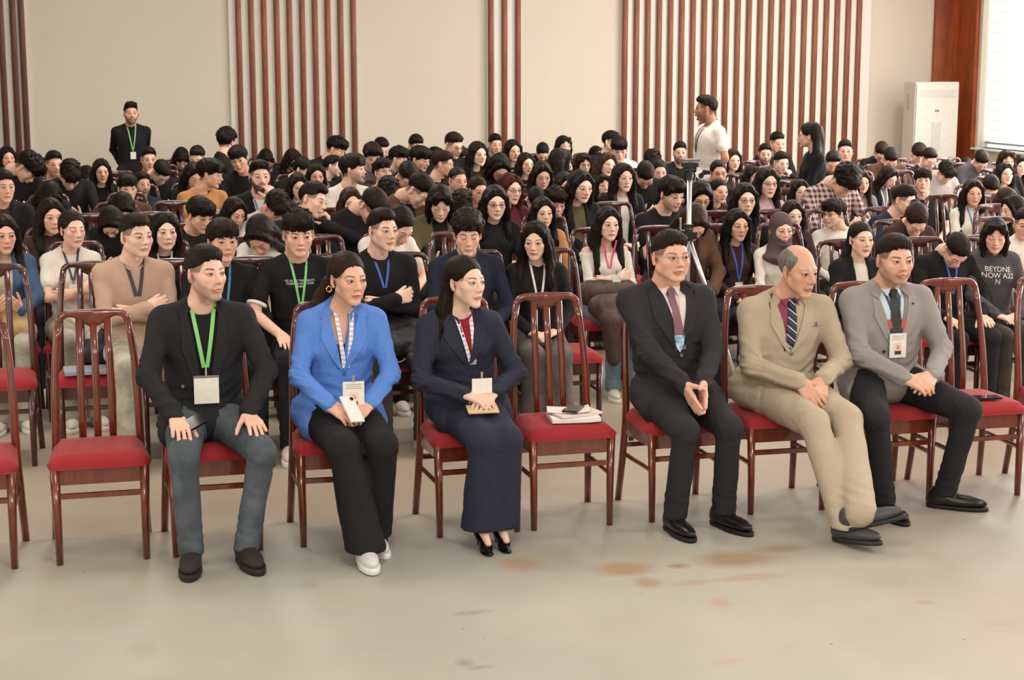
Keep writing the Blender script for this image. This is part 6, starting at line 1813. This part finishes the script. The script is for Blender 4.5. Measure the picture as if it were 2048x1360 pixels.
    if trim:
        for q in 'LR':
            c = J['sh'+q] + (J['el'+q] - J['sh'+q])*.80; u = unit(J['el'+q] - J['sh'+q])
            geo('sleeve_trim', tube_geo([c - u*.008, c + u*.008], [.0585, .0585], 18), plain_mat('trim_white', lin(225, 222, 216), .8), root)
    if mask:
        f = Field(*[np.arange(a_, b_, .005).astype(np.float32) for a_, b_ in ((-.08, .08), (-.13, 0), (-.13, .02))])
        f.ell((0, -.045, -.060), (.058, .062, .050), 0); V, F = f.mesh(); worn('face_mask', mesh_data('face_mask', V, F), plain_mat('mask_white', lin(225, 225, 225), .8), root, M)

print('ROWS', {r: sorted([(round(p['bx'], 2), int(p['x'])) for p in people if p['row'] == r]) for r in range(2, 13)})
# chairs: one under every seated person, plus the empty ones the photograph shows
EMPTY = [(.015, 2, 'empty second-row chair with papers and a black bag on it'), (-.50, 2, 'empty second-row chair cut by the left edge'), (-.42, 3, 'empty third-row chair left of the woman in the white T-shirt')]
for px, py, r, t in ((30, 425, 4, 'empty chair at the left edge, fourth row'), (210, 395, 6, 'empty chair left of the boy in the brown sweater'), (205, 372, 7, 'second empty chair below the dark-haired woman on the left'),
                     (345, 418, 4, 'nearest of the empty chairs between the brown sweater and the bearded man'), (342, 402, 5, 'middle one of the empty chairs between the brown sweater and the bearded man'), (340, 387, 6, 'farthest of the empty chairs between the brown sweater and the bearded man'),
                     (655, 462, 3, 'empty third-row chair behind the curly-haired boy'), (660, 430, 4, 'empty fourth-row chair below the woman with round glasses'), (868, 450, 3, 'empty third-row chair behind the young man with the royal blue lanyard'),
                     (1140, 440, 5, 'empty fifth-row chair between the tan jacket and the white off-shoulder top'), (1285, 420, 4, 'empty chair left of the young man in black T-shirt by the tripod'), (1295, 440, 3, 'empty third-row chair behind the man with glasses in the dark suit'),
                     (1830, 478, 3, 'empty third-row chair behind the man in the grey blazer'), (1800, 340, 8, 'empty chair left of the checked shirt'), (230, 325, 10, 'empty chair left of the standing man in black, back rows'), (325, 318, 11, 'empty chair right of the standing man in black, back rows'),
                     (1270, 330, 9, 'empty dark chair at the left of the large slat panel'), (1410, 430, 3, 'empty third-row chair behind the tripod'), (1740, 330, 9, 'empty chair with a dark coat in front of the large slat panel end')):
    EMPTY.append((float(on_y(px, py, ROWY[r] + .26)[0]), r, t))
allch = {r: [(x, None) for x in chair_at[r]] for r in chair_at}
for p in people: pass
for r in range(2, 13):
    L = [[p['bx'], 'chair under the ' + ' '.join(p['label'].replace('cut by the left edge', '').split()[:9]).rstrip(',').rstrip(' of').rstrip(' and').rstrip(' with'), False] for p in people if p['row'] == r]
    for x, rr_, t in EMPTY:
        if rr_ == r and min([abs(x - q[0]) for q in L] + [9]) > (.30 if r > 2 else .15): L.append([x, t, r == 2])
    L.sort(key=lambda q: q[0])
    for _ in range(30):                       # chairs stand side by side, never in one another
        for a_, b_ in zip(L, L[1:]):
            g_ = .445 - (b_[0] - a_[0])
            if g_ > 0:
                ka, kb = (0, 1) if a_[2] and not b_[2] else (1, 0) if b_[2] and not a_[2] else (.5, .5)
                a_[0] -= g_*ka; b_[0] += g_*kb
    for x, t, e in L:
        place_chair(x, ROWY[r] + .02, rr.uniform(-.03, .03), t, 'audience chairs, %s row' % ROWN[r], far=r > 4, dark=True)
# the two source chairs used for copies stand in their own places already

# standing people
def standing(px, py, Y, male, hair, top, col, pose, yaw, label, **k):
    Pt = on_y(px, py, Y); beta = math.degrees(math.atan2(Pt[0], Pt[1])); y_ = yaw - beta
    by = max(-110, min(110, y_*.8)); ly = y_ - by
    kw = dict(stand=True); kw.update(k.pop('kw', {}))
    root, J, M, gb = build_person(male=male, pose=pose, hair=hair, top=top, topc=lin(*PAL[col]), yaw=R_(ly), lod='mid', kw=kw, legs='trousers', shoes='sneaker', **k)
    hl = M @ Vector((0, 0, 0)); Rz = Matrix.Rotation(R_(by), 3, 'Z'); S = float(Pt[2]/hl.z); oh = Rz @ Vector(hl)*S
    root.location = (Pt[0] - oh.x, Y - oh.y, 0); root.rotation_euler = (0, 0, R_(by)); root.scale = (S,)*3
    tagp(root, label); return root
standing(262, 226, 18.9, True, 'quiff', 'shirt', 'K', 'behind', 8, 'bearded young man standing at the back wall in black, hands behind him, green lanyard', beard=2, skin=1, lan=lin(130, 190, 110), lan_kw=dict(badge='small', wide=.013), inner=lin(20, 20, 20))
standing(1412, 217, 15.5, True, 'fade', 'tee', 'W', 'sides', -92, 'young man in loose white T-shirt walking left in front of the large slat panel', skin=4, beard=1, lan=lin(40, 40, 44), lan_kw=dict(badge=None), kw=dict(bulk=1.38))
standing(1618, 272, 13.55, False, 'long_back', 'sweater', 'K', 'lap', -98, 'woman with very long black hair standing in the rows with her back half turned', skin=1, hair_scale=1.13)
# ---------------------------------------------------------------- loose things
def thing_tag(o, label, cat, **k):
    o['label'] = label; o['category'] = cat
    for a, b in k.items(): o[a] = b
    return o
# tripod
T = on_y(1377, 470, 8.75); tx, ty = float(T[0]), float(T[1]); zs = float(T[2]); zt = float(on_y(1375, 352, 8.75)[2])
tri = thing_tag(ob('tripod', None, loc=(tx, ty, 0)), 'silver camera tripod with black head standing behind the front row', 'tripod')
M_ALU = plain_mat('brushed_aluminium', (.62, .62, .63), .32, .85); M_BLK = plain_mat('black_plastic', lin(24, 24, 26), .4)
geo('column', tube_geo([(0, 0, zs - .42), (0, 0, zt)], .0135, 12), M_ALU, tri, smooth=True)
geo('collar', join_geo([tube_geo([(0, 0, zs - .03), (0, 0, zs + .035)], .030, 12), box_geo((0, -.03, zs), (.035, .02, .02)), box_geo((0, 0, zs + .05), (.022, .022, .012))]), M_BLK, tri)
geo('crank', tube_geo([(0, 0, zs + .02), (-.055, -.02, zs + .03), (-.062, -.03, zs + .10)], .006, 8), M_ALU, tri)
hd = geo('head', join_geo([tube_geo([(0, 0, zt - .02), (0, 0, zt + .05)], .020, 12), tube_geo([(-.03, 0, zt + .035), (.035, 0, zt + .035)], .017, 12), box_geo((0, 0, zt + .062), (.040, .032, .012))]), M_BLK, tri)
geo('mount_plate', box_geo((0, 0, zt + .088), (.048, .036, .007)), plain_mat('grey_metal', lin(110, 105, 110), .4), hd, bevel=.002)
geo('pan_handle', tube_geo([(.02, .01, zt + .03), (.05, .05, zt + .0), (.06, .09, zt - .03)], .006, 8), M_BLK, tri)
for i, (fx, fy) in enumerate(((float(on_z(1258, 877, 0)[0]) - tx, .0), (.405, -.06), (.05, .42))):
    a = v3(0, 0, zs - .01); b = v3(fx, fy, .02); u = unit(b - a); m1 = a + (b - a)*.46; m2 = a + (b - a)*.74
    lg = geo('leg', tube_geo([a + u*.02, m1], .0130, 10), M_ALU, tri, smooth=True)
    geo('lower_section', tube_geo([m1, m2], .0105, 10), M_ALU, lg, smooth=True); geo('foot_section', tube_geo([m2, b], .0085, 8), M_ALU, lg, smooth=True)
    geo('clamp', join_geo([tube_geo([m1 - u*.025, m1 + u*.02], .019, 8), tube_geo([m2 - u*.02, m2 + u*.016], .016, 8)]), M_BLK, lg)
    geo('rubber_foot', tube_geo([b + v3(0, 0, .015), b - v3(0, 0, .018)], .016, 10), M_BLK, lg)
    geo('brace', tube_geo([v3(0, 0, zs - .40), a + (b - a)*.42], .0065, 6), M_ALU, tri)
# papers on the empty front chair
pc = HX['c'] + .45
M_PAPER = plain_mat('paper', lin(238, 232, 226), .7); M_PAPER2 = plain_mat('paper_pink', lin(232, 214, 206), .7)
def page(name, label, c, h, rz, mat, n=1, curl=.0):
    V, F = [], []
    N = 8
    for j in (0, 1):
        for i in range(N + 1):
            u = i/N*2 - 1
            z = curl*(abs(u)**3)*(1 if u > 0 else .3)
            for s in (-1, 1): V.append((u*h[0], s*h[1], z + (h[2] if j else -h[2])))
    o = 2*(N+1)
    for i in range(N):
        a = 2*i; F += [(a, a+1, a+3, a+2), (o+a, o+a+2, o+a+3, o+a+1), (a, a+2, o+a+2, o+a), (a+1, o+a+1, o+a+3, a+3)]
    F += [(0, o, o+1, 1), (2*N, 2*N+1, o+2*N+1, o+2*N)]
    g_ = geo(name, (V, F), mat, loc=c, rot=(0, 0, rz)); return thing_tag(g_, label, 'papers')
sz = .483
page('folded_newsletter', 'thick folded white papers at the bottom of the pile on the empty front chair', (pc + .045, HY - .04, sz + .010), (.115, .085, .0095), -.10, M_PAPER, curl=.004)
page('paper_booklet', 'thin pinkish booklet lying across the pile of papers on the empty front chair', (pc + .060, HY - .015, sz + .0255), (.110, .075, .004), .22, M_PAPER2, curl=.004)
page('paper_sheet', 'curled white sheet on top of the papers on the empty front chair', (pc + .035, HY + .015, sz + .0335), (.100, .065, .0022), -.25, M_PAPER, curl=.012)
ph = geo('mobile_phone', box_geo((pc + .055, HY - .005, sz + .0425), (.037, .070, .0045), Euler((0, 0, -.55)).to_matrix()), plain_mat('phone_brown', lin(48, 30, 26), .2), bevel=.002)
thing_tag(ph, 'dark brown phone lying on the papers of the empty front chair', 'phone')
ph = geo('mobile_phone', box_geo((4.30, HY - .10, .490), (.070, .036, .005), Euler((0, 0, -.1)).to_matrix()), M_PHONE, bevel=.002)
thing_tag(ph, 'black phone lying on the red seat right of the grey blazer', 'phone')
# papers and bag on the empty second-row chair
page('document_folder', 'papers and blue-white folder on the empty second-row chair at the left', (.01, ROWY[2] - .10, sz + .010), (.16, .10, .009), .05, plain_mat('folder_blue', lin(150, 160, 172), .5))
def soft(name, prims, mat, label, cat, loc=(0, 0, 0), h=.012, amp=.006, fr=30, rz=0):
    P = np.array([q[0] for q in prims] + [q[1] for q in prims]); R = max(max(q[2], q[3]) for q in prims)
    f = Field(*[np.arange(a - R - .03, b + R + .03, h).astype(np.float32) for a, b in zip(P.min(0), P.max(0))])
    for a, b, r1, r2 in prims: f.cone(a, b, r1, r2, .04)
    X, Y, Z = f.xs[:, None, None], f.ys[None, :, None], f.zs[None, None, :]
    f.D = (f.D + amp*hnoise(X, Y, Z, fr, 3) + amp*.5*np.sin(X*90 + 3*np.sin(Y*40) + 2*np.sin(Z*30))).astype(np.float32)
    V, F = f.mesh(); V = smooth_mesh(V, F, 1, .4)
    o = geo(name, (V, F), mat, smooth=True, loc=loc, rot=(0, 0, rz))
    return thing_tag(o, label, cat)
M_BAG = plain_mat('black_nylon', lin(26, 26, 30), .5)
soft('handbag', [((-.05, 0, .07), (.06, 0, .07), .07, .06), ((-.06, 0, .03), (.07, 0, .03), .05, .05), ((0, 0, .12), (.03, .02, .20), .03, .02)], M_BAG, 'small black bag standing on the papers of the empty second-row chair', 'bag', (.05, ROWY[2] + .06, sz + .02))
# coats across laps
q = [p for p in people if p['x'] == 765][0]
soft('puffer_jacket', [((-.12, -.10, .62), (.14, -.14, .63), .085, .085), ((-.02, -.28, .60), (.17, -.26, .60), .075, .08), ((.12, -.38, .52), (.16, -.40, .40), .06, .04)], plain_mat('black_quilt', lin(30, 30, 34), .45), 'black quilted jacket folded on the lap of the young man with the royal blue lanyard', 'jacket', (q['bx'], ROWY[2], 0), amp=.006)
q = [p for p in people if p['x'] == 1216][0]
soft('leather_jacket', [((-.17, -.16, .66), (.08, -.14, .66), .085, .08), ((-.16, -.36, .60), (.10, -.34, .60), .08, .08), ((-.12, -.44, .52), (-.10, -.46, .28), .07, .045), ((.02, -.42, .52), (.06, -.44, .36), .06, .04)], plain_mat('brown_leather', lin(70, 48, 38), .55), 'brown leather jacket draped over the lap of the woman in the white off-shoulder top', 'jacket', (q['bx'], ROWY[3], 0), amp=.005)
q = [p for p in people if p['x'] == 8][0]
soft('tote_bag', [((-.08, -.22, .68), (.10, -.22, .68), .06, .06), ((-.08, -.30, .60), (.12, -.30, .58), .06, .06)], cloth_mat(lin(186, 156, 110)), 'tan bag on the lap of the woman in the denim jacket at the left edge', 'bag', (q['bx'], ROWY[3], 0))
# bag under the second row
soft('shoulder_bag', [((-.06, 0, .08), (.08, 0, .08), .075, .07), ((-.05, 0, .15), (.06, 0, .15), .05, .05)], plain_mat('brown_bag', lin(96, 72, 50), .5), 'brown bag on the floor under the second row between the two seated women', 'bag', (1.62, 9.75, 0))
# earphone cable hanging from the lap of the young man with the blue lanyard
A = on_y(778, 720, 8.85); B = on_y(830, 692, 8.85)
cb = geo('charging_cable', tube_geo([A*(1-t) + B*t + v3(0, 0, -.045*math.sin(t*math.pi)) for t in np.linspace(0, 1, 12)], .0035, 6), plain_mat('cable_white', lin(225, 225, 225), .4))
thing_tag(cb, 'thin white cable hanging beside the chair of the woman in navy', 'cable')
# ceiling lamps that light the hall (above the frame)
M_LED, ntl, bl_ = new_mat('lamp_glow'); bl_.inputs['Emission Color'].default_value = (1, .92, .8, 1); bl_.inputs['Emission Strength'].default_value = 3
for i, (xx, yy) in enumerate(((1, 4), (6, 4), (0, 9.5), (5, 9.5), (10, 9.5), (1, 15.5), (6, 15.5), (9.8, 16))):
    o = geo('ceiling_lamp', box_geo((xx, yy, CZ - .03), (.62, .62, .03)), plain_mat('lamp_body', lin(230, 230, 225), .4))
    thing_tag(o, 'square ceiling lamp %s of the hall, %s' % (('over the left', 'over the middle', 'over the right')[0 if xx < 3 else 1 if xx < 8 else 2] + ' side', ('near the stage', 'over the middle rows', 'near the back wall')[0 if yy < 6 else 1 if yy < 12 else 2]), 'lamp', group='ceiling lamps')
    geo('diffuser', box_geo((xx, yy, CZ - .066), (.56, .56, .006)), M_LED, o)
